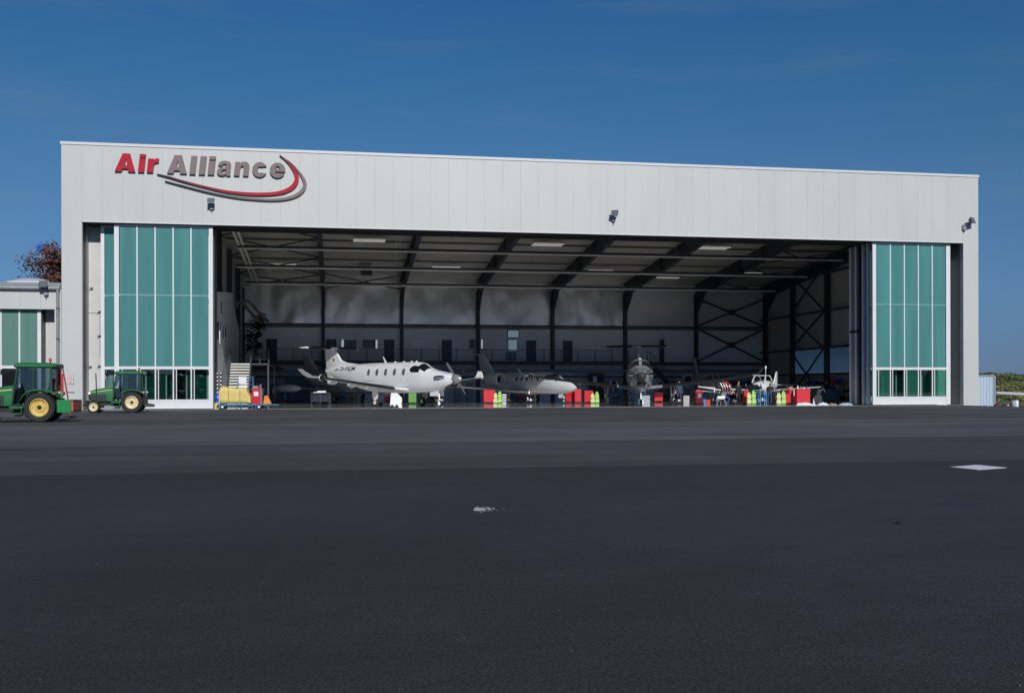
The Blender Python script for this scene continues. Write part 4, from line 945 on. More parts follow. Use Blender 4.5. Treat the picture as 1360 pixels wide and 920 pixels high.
# red and black hoist behind the first tractor
x, y = W(82.5, 44.5)
hs = thing('workshop_crane', 'tall red folding hoist mast behind the near tractor', 'crane', (x, y, -.016))
b = MB(); b.bar((-.07, 0, .95), (-.10, 0, 1.95), .26, .12); b.build('red_mast', RED, hs)
b = MB(); b.bar((.0, .02, 2.35), (.36, .02, .1), .05, .06); b.bar((-.02, .02, 2.35), (-.12, .02, 1.6), .05, .05); b.bar((.2, .02, 1.15), (.52, .02, 1.13), .05, .05); b.build('support_frame', mat('rust_red', (.28, .03, .03), .5), hs)
b = MB(); b.bar((-.3, -.5, .08), (-.3, .5, .08), .08, .08); b.bar((.45, -.4, .08), (.45, .4, .08), .08, .08); b.build('base_frame', BLACK, hs)

# ------------------------------------------------------------------ right of the hangar
px0, px1 = 1301, 1321.5
yc = 2.5; x0 = HW+.02; x1 = XP(px1, yc); zt = ZP(1310, 497.5, yc)
ct = thing('steel_container', 'pale blue-grey corrugated container beyond the right pillar', 'container', (x0, yc, -.32))
b = MB(); wv = []; q = .06
while q < x1-x0-.06: wv += [(q, 0), (q+.05, .045), (q+.14, .045), (q+.19, 0)]; q += .235
b.loft([[(u, v, z) for u, v in wv] for z in (.12, zt+.32-.1)], closed=False, caps=False); b.build('corrugated_side', mat('container_paint', (.42, .50, .60), .45, var=.1, vscale=2, stretch=(1, 1, .2)), ct)
b = MB(); b.box(0, x1-x0, -.01, .1, zt+.32-.12, zt+.32); b.box(0, x1-x0, -.01, .1, 0, .14); b.box(x1-x0-.09, x1-x0, -.02, .1, .1, zt+.28); b.box(0, .08, -.02, .1, .1, zt+.28); b.build('corner_frame', GALV, ct)
b = MB(); b.box(.02, x1-x0-.02, .05, 2.35, .05, zt+.28); b.build('container_body', GREYP, ct)
# wing of a parked glider trailer / barrier: long white boom
y_ = 6
bx0, bx1 = XP(1321, y_), XP(1420, y_); z0, z1 = ZP(1321, 521.5, y_), ZP(1420, 528.8, y_)
gw = thing('glider_wing', 'long white glider wing lying level over the grass at the right edge', 'wing', (bx0, y_, z0))
b = MB(); rings = []
for i in range(9):
    t = i/8; x = (bx1-bx0)*t; c = .55+.5*t; th = .10+.07*t; z = (z1-z0)*t*1.0+.05*math.sin(t*3.1)
    rings.append([(x, -c*.5, z), (x, -c*.2, z+th), (x, c*.3, z+th*.8), (x, c*.5, z), (x, c*.2, z-th), (x, -c*.35, z-th)])
b.loft(rings); b.build('wing_panel', PWHITE, gw, smooth=True)
for t in (.25, .8):
    b = MB(); X = (bx1-bx0)*t; b.bar((X-.4, 0, -z0-.4), (X, 0, (z1-z0)*t-.06), .04, .04); b.bar((X+.4, 0, -z0-.4), (X, 0, (z1-z0)*t-.06), .04, .04); b.build('trestle', BLACK, gw)
# clutter at the wall foot
def clutter(px, py, kind, label, cat, col, size, Y=None, rz=0):
    x, y = W(px, (CAMZ+.3)*FPX/(py-HOR(px))); z = gz(x, y)-.004
    t = thing(kind, label, cat, (x, y, z), rz)
    return t
def sack(t, w_, d_, h_, m, seed=0):
    rr = random.Random(seed); rings = []
    for i, (s, z) in enumerate(((.85, 0), (1.05, .2), (1.0, .55), (.75, .85), (.3, 1.0))):
        rings.append([(w_/2*s*math.cos(a)*rr.uniform(.9, 1.1), d_/2*s*math.sin(a)*rr.uniform(.9, 1.1), h_*z*rr.uniform(.95, 1.05)) for a in [k*math.pi/6 for k in range(12)]])
    MB().loft(rings).build('body', m, t, smooth=True)
    b = MB(); b.tube([(-.03, 0, h_*.95), (0, 0, h_*1.12), (.05, .01, h_*1.05)], .03, 6); b.build('knot', m, t)
t = clutter(1308, 543.5, 'red_machine_cover', 'red bundle lying at the foot of the corrugated container', 'bundle', 0, 0); sack(t, .42, .4, .24, mat('faded_red', (.30, .05, .06), .7, var=.2), 1)
t = clutter(1316, 544, 'black_sack', 'black sack beside the red bundle, nearest the container corner', 'sack', 0, 0); sack(t, .4, .4, .16, BLACK, 2)
t = clutter(1324, 544.5, 'maroon_sack', 'dark maroon sack right of the container corner', 'sack', 0, 0); sack(t, .38, .4, .26, mat('maroon', (.10, .012, .02), .7), 3)
t = clutter(1333, 544.5, 'navy_sack', 'wide navy sack between the maroon sack and the red post', 'sack', 0, 0); sack(t, .55, .4, .30, mat('navy_bag', (.01, .015, .035), .7), 4)
t = clutter(1357, 544.5, 'black_heap', 'black heap at the extreme right edge beside the white drum', 'sack', 0, 0); sack(t, .6, .4, .24, BLACK, 5)
t = clutter(1338.5, 544.8, 'red_post', 'short red and white post in front of the dark sacks', 'post', 0, 0)
b = MB(); b.lathe([(.05, 0), (.05, .34)], n=10); b.build('post', RED, t); b = MB(); b.lathe([(.053, .2), (.053, .28)], n=10); b.build('white_band', PAPER, t); b = MB(); b.lathe([(.12, 0), (.11, .04)], n=12); b.build('foot', BLACK, t)
t = clutter(1348, 545.5, 'white_drum', 'pale grey double drum at the edge of the apron', 'drum', 0, 0)
b = MB(); b.lathe([(.15, 0), (.16, .02), (.16, .40), (.14, .43)], (-.1, 0, 0), n=16); b.build('drum', mat('drum_grey', (.32, .36, .42), .5), t, smooth=True)
b = MB(); b.lathe([(.11, 0), (.12, .02), (.12, .41), (.1, .44)], (.15, .06, 0), n=16); b.build('drum', PAPER, t, smooth=True)
b = MB(); b.lathe([(.05, .43), (.06, .5)], (-.08, 0, 0), n=10); b.build('drum_cap', BLACK, t)
# lookout hut on the bank
hx_, hy_ = W(1352, 150); hz_ = terr(hx_, hy_)
hut = thing('lookout_hut', 'tiny open grey hut on stilts on the skyline of the bank', 'hut', (hx_, hy_, hz_-.3), -YAW); hut.scale = (.62, .62, .8); zz = .3
b = MB(); [b.box(sx*.42-.05, sx*.42+.05, sy*.4-.05, sy*.4+.05, 0, zz+.9) for sx in (-1, 1) for sy in (-1, 1)]; b.build('stilts', DGREY, hut)
b = MB(); b.box(-.3, .47, -.5, .5, zz-.1, zz+.55); b.build('hut_wall', mat('hut_grey', (.35, .36, .33), .7), hut)
b = MB(); b.box(-.62, .62, -.6, .6, zz+.82, zz+1.0); b.build('hut_roof', DGREY, hut)
# bushes and rough grass on the bank
LG = [mat('scrub_olive', (.085, .105, .03), .9), mat('scrub_green', (.045, .075, .022), .9), mat('scrub_straw', (.20, .17, .07), .9), mat('scrub_dark', (.02, .035, .014), .9)]
def scrubpatch(name, pts, seed, kind='stuff'):
    rr = random.Random(seed); c = MB()
    for (X, Y, rad, h, n, ms) in pts:
        z = terr(X, Y)
        for k in range(n):
            a = rr.random()*6.283; r_ = rad*math.sqrt(rr.random()); hh_ = h*rr.random()*(1-(r_/rad)**2*.6); q = Vector((X+r_*math.cos(a), Y+r_*math.sin(a), z+hh_)); s_ = rr.uniform(.10, .34)
            ax = Vector((rr.gauss(0, .6), rr.gauss(0, .6), rr.gauss(0, 1))).normalized(); bx = ax.orthogonal().normalized()*s_*.5
            c.cur = rr.choice(ms); c.add([q-ax*s_, q+bx, q+ax*s_, q-bx], [(0, 1, 2, 3)])
    return c.build(name, LG, kind=kind)
rr = random.Random(11); P_ = []
for k in range(330):
    f = rr.uniform(108, 164); px = rr.uniform(1322, 1400); X, Y = W(px, f)
    P_.append((X, Y, rr.uniform(.5, 2.2), rr.uniform(.15, .75), 60, rr.choice(([0, 0, 1], [0, 2], [1, 3, 1], [2, 2, 0], [0, 1, 2]))))
so_ = scrubpatch('rough_grass_and_scrub', P_, 4); tag(so_, 'rough olive scrub and dry grass covering the bank', 'scrub', kind='stuff')
for k, (px, f, rad, h, lab) in enumerate(((1309, 168, 2.4, .75, 'low dark bush on the skyline just past the container top'), (1337, 166, 1.7, .6, 'small dark bush on the skyline between container and hut'), (1333, 142, 3.0, 1.0, 'dark green bush halfway up the bank'), (1316, 167, 1.6, .8, 'second dark bush on the skyline beside the container top'))):
    X, Y = W(px, f); o = bpy.data.objects.new('bush', None); COL.objects.link(o); rr2 = random.Random(50+k); c = MB(); o.location = (X, Y, terr(X, Y)-.2); tag(o, lab, 'bush', 'bushes on the bank')
    for q in range(900):
        a = rr2.random()*6.283; r_ = rad*math.sqrt(rr2.random()); v = Vector((r_*math.cos(a), r_*math.sin(a), h*rr2.random()*(1-(r_/rad)**2*.7)+.1)); s_ = rr2.uniform(.1, .3); ax = Vector((rr2.gauss(0, 1), rr2.gauss(0, 1), rr2.gauss(0, 1))).normalized(); bx = ax.orthogonal().normalized()*s_*.5
        c.cur = rr2.choice((0, 1, 1)); c.add([v-ax*s_, v+bx, v+ax*s_, v-bx], [(0, 1, 2, 3)])
    c.build('foliage', [LG[1], LG[3]], o); b = MB(); b.tube([(0, 0, 0), (.05, 0, h*.7)], [.09, .03], 5); b.build('stem', BARK, o)

# ------------------------------------------------------------------ aircraft
class Body:
    """superelliptic fuselage through stations (x, half width, z bottom, z top), nose at +x"""
    def __init__(s, st, e=2.35): s.st = st; s.e = e
    def at(s, x):
        st = s.st
        if x >= st[0][0]: return st[0][1:]
        for i in range(len(st)-1):
            if st[i+1][0] <= x:
                t = (x-st[i+1][0])/(st[i][0]-st[i+1][0]); p0 = st[i+2] if i+2 < len(st) else st[i+1]; p3 = st[i-1] if i > 0 else st[i]
                o = []
                for k in (1, 2, 3):
                    a, b_, c, d = p0[k], st[i+1][k], st[i][k], p3[k]
                    m1 = (c-a)/(st[i][0]-p0[0]) if st[i][0] != p0[0] else 0; m2 = (d-b_)/(p3[0]-st[i+1][0]) if p3[0] != st[i+1][0] else 0
                    h = st[i][0]-st[i+1][0]; o.append((2*t**3-3*t*t+1)*b_+(t**3-2*t*t+t)*h*m1+(-2*t**3+3*t*t)*c+(t**3-t*t)*h*m2)
                return o
        return st[-1][1:]
    def pt(s, x, a, g=0):       # a: angle from straight up, radians, +y side positive
        hw, zb, zt = s.at(x); c, hh = (zb+zt)/2, (zt-zb)/2; sn, cn = math.sin(a), math.cos(a); p = 2/s.e
        return Vector((x, math.copysign(abs(sn)**p, sn)*(hw+g), c+math.copysign(abs(cn)**p, cn)*(hh+g)))
    def side(s, x, z, sgn, g=.006):
        hw, zb, zt = s.at(x); c, hh = (zb+zt)/2, (zt-zb)/2; t = min(.999, abs((z-c)/hh))
        return Vector((x, sgn*((hw)*(1-t**s.e)**(1/s.e)+g), z))
    def mesh(s, n=24, m=40):
        x0, x1 = s.st[0][0], s.st[-1][0]; b = MB()
        b.loft([[s.pt(x0+(x1-x0)*i/m, 2*math.pi*k/n) for k in range(n)] for i in range(m+1)]); return b
    def patch(s, b, poly, sgn, g=.008, nseg=4):   # polygon in (x,z) laid on the side, subdivided as a fan of strips
        cx = sum(p[0] for p in poly)/len(poly); cz = sum(p[1] for p in poly)/len(poly); n = len(poly)
        rings = [[s.side(cx+(px-cx)*r/nseg, cz+(pz-cz)*r/nseg, sgn, g) for px, pz in poly] for r in range(nseg, 0, -1)]
        v = [p for r in rings for p in r]+[s.side(cx, cz, sgn, g)]; f = []
        for r in range(nseg-1): f += [(r*n+k, r*n+(k+1) % n, (r+1)*n+(k+1) % n, (r+1)*n+k) for k in range(n)]
        f += [((nseg-1)*n+k, (nseg-1)*n+(k+1) % n, nseg*n) for k in range(n)]; b.add(v, f)
    def apatch(s, b, x0, x1, a0, a1, g=.008, n=6, skew=0):
        v = [s.pt(x0+(x1-x0)*i/n+skew*(j/n), a0+(a1-a0)*j/n, g) for i in range(n+1) for j in range(n+1)]
        b.add(v, [(i*(n+1)+j, i*(n+1)+j+1, (i+1)*(n+1)+j+1, (i+1)*(n+1)+j) for i in range(n) for j in range(n)])
def airfoil(le, te, z, th, y, n=7):      # le, te are x positions
    c = le-te; o = []
    prof = [(0, 0), (.04, .38), (.15, .75), (.35, .95), (.6, .7), (.85, .28), (1, .03), (1, -.03), (.85, -.1), (.6, -.28), (.35, -.42), (.15, -.42), (.04, -.28)]
    return [Vector((le-c*a, y, z+th*b_)) for a, b_ in prof]
def wingmesh(st):       # stations (y, le, te, z, th)
    b = MB(); b.loft([airfoil(le, te, z, th, y) for (y, le, te, z, th) in st]); return b
def bootmesh(st, fr=.07):
    b = MB(); rings = []
    for (y, le, te, z, th) in st:
        c = le-te; rings.append([Vector((le-c*a, y, z+th*q)) for a, q in ((fr*1.6, .92), (.04, .50), (-.012, 0), (.04, -.40), (fr*1.2, -.50))])
    b.loft(rings, closed=False, caps=False); return b
def finmesh(pts, th):     # pts (x,z) polygon, symmetric about y=0
    b = MB(); n = len(pts); cx = sum(p[0] for p in pts)/n; cz = sum(p[1] for p in pts)/n
    ins = [(cx+(x-cx)*.86, cz+(z-cz)*.97) for x, z in pts]
    b.loft([[Vector((x, -th, z)) for x, z in ins], [Vector((x, 0, z)) for x, z in pts], [Vector((x, th, z)) for x, z in ins]]); return b
def awheel(par, x, y, r, wd, hub=PWHITE):
    wr = bpy.data.objects.new('wheel', None); COL.objects.link(wr); wr.parent = par; wr.location = (x, y, r)
    h = wd/2; b = MB(); b.lathe([(r*.55, -h*.8), (r*.85, -h), (r, -h*.5), (r, h*.5), (r*.85, h), (r*.55, h*.8)], axis='Y', n=24); b.build('tyre', RUBBER, wr, smooth=True)
    b = MB(); [b.lathe([(r*.52, s*h*.82), (r*.3, s*h*.6), (r*.12, s*h*.95)], axis='Y', n=16) for s in (-1, 1)]; b.build('rim', hub, wr, smooth=True)
PC = Body([(5.28, .30, 1.50, 2.16), (5.0, .46, 1.38, 2.24), (4.5, .56, 1.22, 2.32), (3.9, .64, 1.10, 2.42), (3.4, .70, 1.02, 2.52), (3.0, .75, .98, 2.68), (2.6, .79, .95, 2.90), (2.1, .82, .93, 3.02), (1.0, .84, .90, 3.06), (-2, .83, .92, 3.05), (-3.2, .78, 1.02, 3.04), (-4.4, .66, 1.26, 3.00), (-5.6, .49, 1.58, 2.95), (-6.8, .31, 1.92, 2.88), (-7.8, .15, 2.20, 2.80), (-8.5, .04, 2.42, 2.68)])
def textrun(txt, body, x0, x1, z0, z1, sgn, m, parent, name, label=None):
    me = text_mesh(txt, offset=.03, shear=.0, extrude=0); xs = [v.co.x for v in me.vertices]; ys = [v.co.y for v in me.vertices]; a, c, d, e = min(xs), max(xs), min(ys), max(ys)
    bm = bmesh.new(); bm.from_mesh(me); bmesh.ops.triangulate(bm, faces=bm.faces); bm.to_mesh(me); bm.free()
    for v in me.vertices:
        u, t = (v.co.x-a)/(c-a), (v.co.y-d)/(e-d)
        X = x0+(x1-x0)*u; v.co = body.side(X, z0+(z1-z0)*t, sgn, .012)
    me.materials.clear(); me.materials.append(m); me.update(); return inst(name, me, parent, label=label)
def turboprop(loc, rz, label, white, reg, s=1.0, blade_a=45):
    t = thing('turboprop_aeroplane', label, 'aeroplane', loc, rz, 'aeroplanes parked in the hangar'); t.scale = (s, s, s)
    PC.mesh(26, 56).build('fuselage', white, t, smooth=True)
    # wings
    for sg_ in (-1, 1):
        st = [(sg_*.55, 1.45, -.62, 1.12, .20), (sg_*1.0, 1.12, -.62, 1.16, .17), (sg_*4.2, .86, -.52, 1.54, .13), (sg_*7.55, .60, -.42, 1.96, .085)]
        wg = wingmesh(st).build('wing', white, t, smooth=True)
        bootmesh([(sg_*1.5, 1.08, -.60, 1.22, .165)]+[st[2]]+[(sg_*7.4, .615, -.425, 1.94, .088)]).build('deice_boot', BOOT, wg, smooth=True)
        b = MB(); b.loft([airfoil(.60, -.42, 1.96, .085, sg_*7.55)]+[[Vector((le-(le-te)*a, sg_*y+sg_*q*.03, z+q*.0)) for a, q in ((0, 0), (.04, .38), (.15, .75), (.35, .95), (.6, .7), (.85, .28), (1, .03), (1, -.03), (.85, -.1), (.6, -.28), (.35, -.42), (.15, -.42), (.04, -.28))] for (y, le, te, z) in ((7.85, .38, -.46, 2.08), (8.10, .05, -.56, 2.32), (8.25, -.20, -.62, 2.50))])
        b.build('winglet', white, wg, smooth=True)
        for yy in (2.4, 4.0, 5.6):
            b = MB(); z = 1.16+(yy-1)*.125; b.loft([[Vector((x, sg_*yy+dy, z-.05+dz*q)) for dy, dz in ((0, .05), (r_, 0), (0, -.20), (-r_, 0))] for (x, r_, q) in ((.1, .01, .3), (-.25, .05, 1), (-.6, .06, 1), (-.95, .01, .2))]); b.build('flap_fairing', white, wg, smooth=True)
        if sg_ < 0:
            b = MB(); rr_ = [(1.02, .01), (.96, .11), (.82, .17), (.6, .19), (.35, .17), (.1, .08)]
            b.lathe([(r_, x) for x, r_ in rr_], (0, -7.25, 1.93), 'X', 16); b.build('radar_pod', BOOT, wg, smooth=True)
            b = MB(); b.lathe([(.196, .55), (.20, .60), (.19, .64)], (0, -7.25, 1.93), 'X', 16, cap=False); b.build('pod_ring', PAPER, wg)
        # main gear
        y = sg_*2.15
        b = MB(); b.tube([(.05, y-sg_*.05, 1.25), (.0, y, .62)], .065, 8); b.tube([(.02, y, .72), (-.28, y, .36), (-.18, y, .30)], .05, 8); b.build('main_gear_leg', GALV, t)
        awheel(t, -.16, y, .30, .22)
        b = MB(); b.add([(.32, y+sg_*.16, 1.22), (-.30, y+sg_*.16, 1.22), (-.34, y+sg_*.13, .62), (-.10, y+sg_*.12, .40), (.16, y+sg_*.12, .55)], [(0, 1, 2, 3, 4)]); o = b.build('gear_door', white, t); md = o.modifiers.new('s', 'SOLIDIFY'); md.thickness = .03
    # nose gear
    b = MB(); b.tube([(3.75, 0, 1.2), (3.85, 0, .5), (3.88, 0, .23)], .05, 8); b.tube([(3.4, 0, 1.1), (3.8, 0, .6)], .03, 6); b.bar((3.88, -.16, .26), (3.88, .16, .26), .05, .3); b.build('nose_gear_leg', PAPER, t); awheel(t, 3.9, 0, .22, .17)
    b = MB()
    for sg_ in (-1, 1): b.box(3.2, 4.0, sg_*.26-.012, sg_*.26+.012, .72, 1.12)
    b.build('nose_gear_door', white, t)
    # fin, stabiliser
    fn = finmesh([(-4.6, 3.0), (-5.9, 3.12), (-6.55, 3.30), (-7.30, 4.12), (-8.55, 4.14), (-8.62, 3.9), (-8.35, 2.2), (-8.20, 1.80), (-7.75, 1.86), (-7.5, 2.3)], .085).build('fin', white, t, smooth=True)
    b = MB(); b.add([(-8.05, sg_*.095, z) for z, sg_ in ((4.05, -1), (4.05, -1))]+[(-7.72, -.091, 2.1), (-7.70, -.091, 2.1)], []);
    for sg_ in (-1, 1): b.bar((-7.98, sg_*.082, 4.06), (-7.78, sg_*.075, 1.95), .018, .01)
    b.build('rudder_gap', DGREY, fn)
    b = MB(); b.lathe([(.01, -7.05), (.10, -7.25), (.13, -7.6), (.12, -8.3), (.05, -8.75), (.01, -8.85)], (0, 0, 4.20), 'X', 14); b.build('bullet_fairing', white, fn, smooth=True)
    for sg_ in (-1, 1):
        st = [(sg_*.05, -7.35, -8.45, 4.20, .15), (sg_*2.35, -7.62, -8.35, 4.20, .11), (sg_*2.62, -7.85, -8.32, 4.20, .05)]
        tp = wingmesh(st).build('tailplane', white, t, smooth=True); bootmesh([(sg_*.35, -7.385, -8.44, 4.20, .155), (sg_*2.2, -7.6, -8.36, 4.20, .118)], .12).build('deice_boot', BOOT, tp, smooth=True)
        b = MB(); b.prism([(-6.9, 2.0), (-8.0, 2.0), (-7.95, 1.60), (-7.6, 1.55)], sg_*.24-.02, sg_*.24+.02, 'Y'); b.build('ventral_fin', white, t)
    # windows
    for sg_ in (-1, 1):
        for k in range(5 if sg_ < 0 else 4):
            xc = 1.15-k*.93; b = MB(); ov = [(xc+.15*math.copysign(abs(math.cos(a))**.75, math.cos(a)), 2.36+.235*math.copysign(abs(math.sin(a))**.75, math.sin(a))) for a in [2*math.pi*q/18 for q in range(18)]]
            PC.patch(b, ov, sg_, .008, 2); b.build('cabin_window', PANEG, t, smooth=True)
        b = MB(); PC.patch(b, [(2.60, 2.32), (2.62, 2.50), (2.50, 2.68), (2.36, 2.76), (2.05, 2.78), (1.82, 2.70), (1.72, 2.54), (1.78, 2.38), (2.0, 2.32)], sg_, .010, 3); b.build('cockpit_side_window', WGLASS, t, smooth=True)
        b = MB(); PC.apatch(b, 2.55, 3.22, sg_*R(5), sg_*R(54), .010, 6, -.16); b.build('windscreen', WGLASS, t, smooth=True)
        b = MB(); PC.patch(b, [(4.80, 1.86), (4.78, 2.06), (4.3, 2.10), (3.95, 2.02), (3.90, 1.90), (4.2, 1.80)], sg_, .009, 2); b.build('exhaust_recess', mat('exhaust_dark', (.06, .05, .04), .5), t, smooth=True)
        b = MB(); p = PC.side(4.6, 1.96, sg_, 0); b.tube([p+Vector((.12, -.05*sg_, .02)), p+Vector((-.05, .09*sg_, .02)), p+Vector((-.42, .17*sg_, 0))], [.09, .12, .105], 12); b.build('exhaust_stub', CHROME, t, smooth=True)
    # prop
    pr = bpy.data.objects.new('propeller', None); COL.objects.link(pr); pr.parent = t; pr.location = (5.45, 0, 1.86); pr.rotation_euler = (R(blade_a), 0, 0)
    b = MB(); b.lathe([(.30, -.18), (.30, -.02), (.27, .15), (.19, .32), (.08, .45), (.005, .50)], axis='X', n=20); b.build('spinner', SILVER if s == 1 else DGREY, pr, smooth=True)
    for k in range(4):
        a = k*math.pi/2; b = MB(); rings = []
        for (r_, c, tw, th) in ((.22, .10, 88, .06), (.40, .15, 86, .045), (.75, .24, 82, .03), (1.10, .22, 79, .022), (1.32, .14, 77, .015), (1.38, .03, 77, .008)):
            ct_, st_ = math.cos(R(tw)), math.sin(R(tw)); q = []
            for (u, v) in ((-.5, 0), (0, .5), (.5, 0), (0, -.5)):
                uu, vv = u*c, v*th; X = uu*st_+vv*ct_; T = uu*ct_-vv*st_; q.append(Vector((X, T*math.cos(a)-r_*math.sin(a), T*math.sin(a)+r_*math.cos(a))))
            rings.append(q)
        b.loft(rings); b.build('blade', BLACK if (k % 2 or s != 1) else GALV, pr, smooth=True)
    b = MB(); b.loft([[Vector((5.27, y, z)) for y, z in ((-.26, 1.36), (.26, 1.36), (.30, 1.50), (.16, 1.56), (-.16, 1.56), (-.30, 1.50))], [Vector((4.6, y, z)) for y, z in ((-.22, 1.20), (.22, 1.20), (.26, 1.34), (.16, 1.4), (-.16, 1.4), (-.26, 1.34))]]); b.build('air_intake', BLACK, t)
    for sg_ in (-1, 1):
        for (xa, xb3, za, zb3) in ((-1.9, -3.2, 1.75, 2.85), (1.55, .9, 1.35, 2.75)):
            b = MB(); P = [PC.side(xa+(xb3-xa)*u, za+(zb3-za)*v, sg_, .004) for u, v in ((0, 0), (0, .33), (0, .66), (0, 1), (.5, 1), (1, 1), (1, .66), (1, .33), (1, 0), (.5, 0), (0, 0))]; b.tube(P, .012, 4); b.build('door_seam', mat('seam_grey', (.25, .26, .28), .5), t)
    # antennas and registration
    b = MB(); b.prism([(-1.5, 3.04), (-1.72, 3.04), (-1.95, 3.46), (-1.85, 3.46)], -.012, .012, 'Y'); b.build('blade_antenna', white, t)
    b = MB(); [b.lathe([(.09, 0), (.08, .05), (.02, .08)], (x, 0, 3.04), 'Z', 8) for x in (-.6, .3, 1.1, 1.6)]; b.build('antenna_dome', PAPER, t)
    if reg:
        for sg_ in (-1, 1):
            xa, xb2 = (-6.35, -4.35) if sg_ < 0 else (-4.35, -6.35)
            textrun('D-FKJM', PC, xa, xb2, 2.46, 2.80, sg_, BLACK, t, 'registration')
        b = MB(); PC.patch(b, [(-6.62, 2.56), (-6.85, 2.62), (-7.15, 2.50), (-6.95, 2.66), (-6.6, 2.68)], -1, .012, 1); b.build('arrow_mark', BLACK, t)
        for k, (m_, dz) in enumerate(((BLACK, .07), (REDP, 0), (mat('flag_gold', (.7, .45, .03), .5), -.07))):
            b = MB(); b.box(-7.55, -7.33, -.089, -.086, 3.32+dz-.035, 3.32+dz+.035); b.build('flag_stripe', m_, fn)
    return t
def place(px, fwd, headcam):      # heading given in camera frame (right, forward)
    x, y = W(px, fwd); hr, hf = headcam; wx, wy = hr*CS+hf*SN, -hr*SN+hf*CS
    return (x, y, 0), math.atan2(wy, wx)
loc, rz = place(680-7.7/70*FPX, 70, (.74, -.673))
turboprop(loc, rz, 'white single-propeller aeroplane at the sunlit front of the hangar, registration on its tail', PWHITE, True, 1.0, 40)
loc, rz = place(849, 72.5, (-.10, -1))
turboprop(loc, rz, 'grey single-propeller aeroplane facing straight out, centre right', PGREY, False, 1.07, 38)

JB = Body([(6.2, .04, 1.22, 1.32), (6.0, .16, 1.06, 1.46), (5.5, .34, .92, 1.70), (4.9, .50, .84, 1.90), (4.4, .60, .80, 2.05), (4.0, .68, .78, 2.30), (3.5, .75, .76, 2.48), (2.8, .80, .76, 2.56), (-2.2, .80, .78, 2.56), (-3.6, .70, .98, 2.52), (-5.0, .46, 1.38, 2.42), (-6.2, .20, 1.80, 2.30), (-6.8, .05, 2.02, 2.16)], 2.15)
def bizjet(loc, rz, label, m, tanks=False, s=1.0, span=6.6, t_tail=True, wing_z=.92):
    t = thing('business_jet', label, 'aeroplane', loc, rz, 'aeroplanes parked in the hangar'); t.scale = (s, s, s)
    JB.mesh(24, 44).build('fuselage', m, t, smooth=True)
    for sg_ in (-1, 1):
        st = [(sg_*.5, 1.0, -1.7, wing_z, .17), (sg_*1.4, .65, -1.55, wing_z+.05, .14), (sg_*span, -.55, -1.55, wing_z+.38, .06)]
        wg = wingmesh(st).build('wing', m, t, smooth=True)
        bootmesh([(sg_*1.5, .64, -1.55, wing_z+.055, .14), (sg_*(span-.1), -.54, -1.55, wing_z+.375, .06)], .04).build('leading_edge', GALV, wg, smooth=True)
        if tanks:
            b = MB(); b.lathe([(r_, x) for x, r_ in ((1.45, .01), (1.2, .16), (.7, .27), (0, .33), (-1.2, .33), (-1.9, .22), (-2.4, .05), (-2.5, .01))], (-.5, sg_*(span+.28), wing_z+.32), 'X', 18); b.build('tip_tank', m, wg, smooth=True)
        else:
            b = MB(); b.loft([airfoil(-.55, -1.55, wing_z+.38, .06, sg_*span), [v+Vector((-.45, sg_*.12, .75)) for v in airfoil(-.75, -1.2, wing_z+.38, .02, sg_*span)]]); b.build('winglet', m, wg, smooth=True)
        y = sg_*1.32
        nc = bpy.data.objects.new('engine', None); COL.objects.link(nc); nc.parent = t; nc.location = (-3.4, y, 2.02)
        b = MB(); b.lathe([(.42, 1.22), (.47, 1.28), (.52, 1.15), (.55, .6), (.53, -.3), (.38, -1.2), (.30, -1.3)], axis='X', n=26, cap=False); b.lathe([(.42, 1.22), (.38, .9), (.38, .6)], axis='X', n=26, cap=False); b.build('nacelle', m, nc, smooth=True)
        b = MB(); b.lathe([(.425, 1.21), (.45, 1.29), (.49, 1.24), (.52, 1.14)], axis='X', n=26, cap=False); b.build('intake_lip', PAPER, nc, smooth=True)
        b = MB(); b.lathe([(.38, .62), (.10, .66), (.01, .78)], axis='X', n=20); b.build('fan', BLACK, nc, smooth=True)
        b = MB(); b.box(-.9, .7, -.62*sg_-.25, -.62*sg_+.25, -.06, .06); b.build('pylon', m, nc)
        y = sg_*1.5
        b = MB(); b.tube([(-.7, y, .95), (-.75, y, .3)], .055, 8); b.box(-.95, -.45, y+sg_*.14-.01, y+sg_*.14+.01, .45, .95); b.build('main_gear_leg', GALV, t); awheel(t, -.75, y, .26, .2)
    b = MB(); b.tube([(4.6, 0, .95), (4.7, 0, .25)], .045, 8); b.box(4.2, 4.7, -.2, -.18, .45, .85); b.build('nose_gear_leg', PAPER, t); awheel(t, 4.72, 0, .2, .15)
    fn = finmesh([(-3.9, 2.5), (-4.9, 2.66), (-6.5, 4.25), (-7.5, 4.28), (-6.95, 2.2), (-6.3, 2.1)], .09).build('fin', m, t, smooth=True)
    for sg_ in (-1, 1):
        wingmesh([(sg_*.04, -6.45, -7.5, 4.25, .06), (sg_*2.5, -7.15, -7.75, 4.28, .035)]).build('tailplane', m, t, smooth=True)
        for k in range(5):
            xc = 2.2-k*.72; b = MB(); ov = [(xc+.13*math.cos(a), 2.02+.20*math.sin(a)) for a in [2*math.pi*q/14 for q in range(14)]]; JB.patch(b, ov, sg_, .008, 2); b.build('cabin_window', WGLASS, t, smooth=True)
        b = MB(); JB.patch(b, [(4.0, 1.90), (3.98, 2.12), (3.7, 2.30), (3.25, 2.34), (3.0, 2.2), (3.1, 1.98), (3.5, 1.90)], sg_, .01, 3); b.build('cockpit_side_window', WGLASS, t, smooth=True)
        b = MB(); JB.apatch(b, 3.72, 4.5, sg_*R(4), sg_*R(60), .010, 6, -.2); b.build('windscreen', WGLASS, t, smooth=True)
    return t
PLIGHT = mat('jet_white', (.60, .61, .64), .2, coat=.5, var=.03)
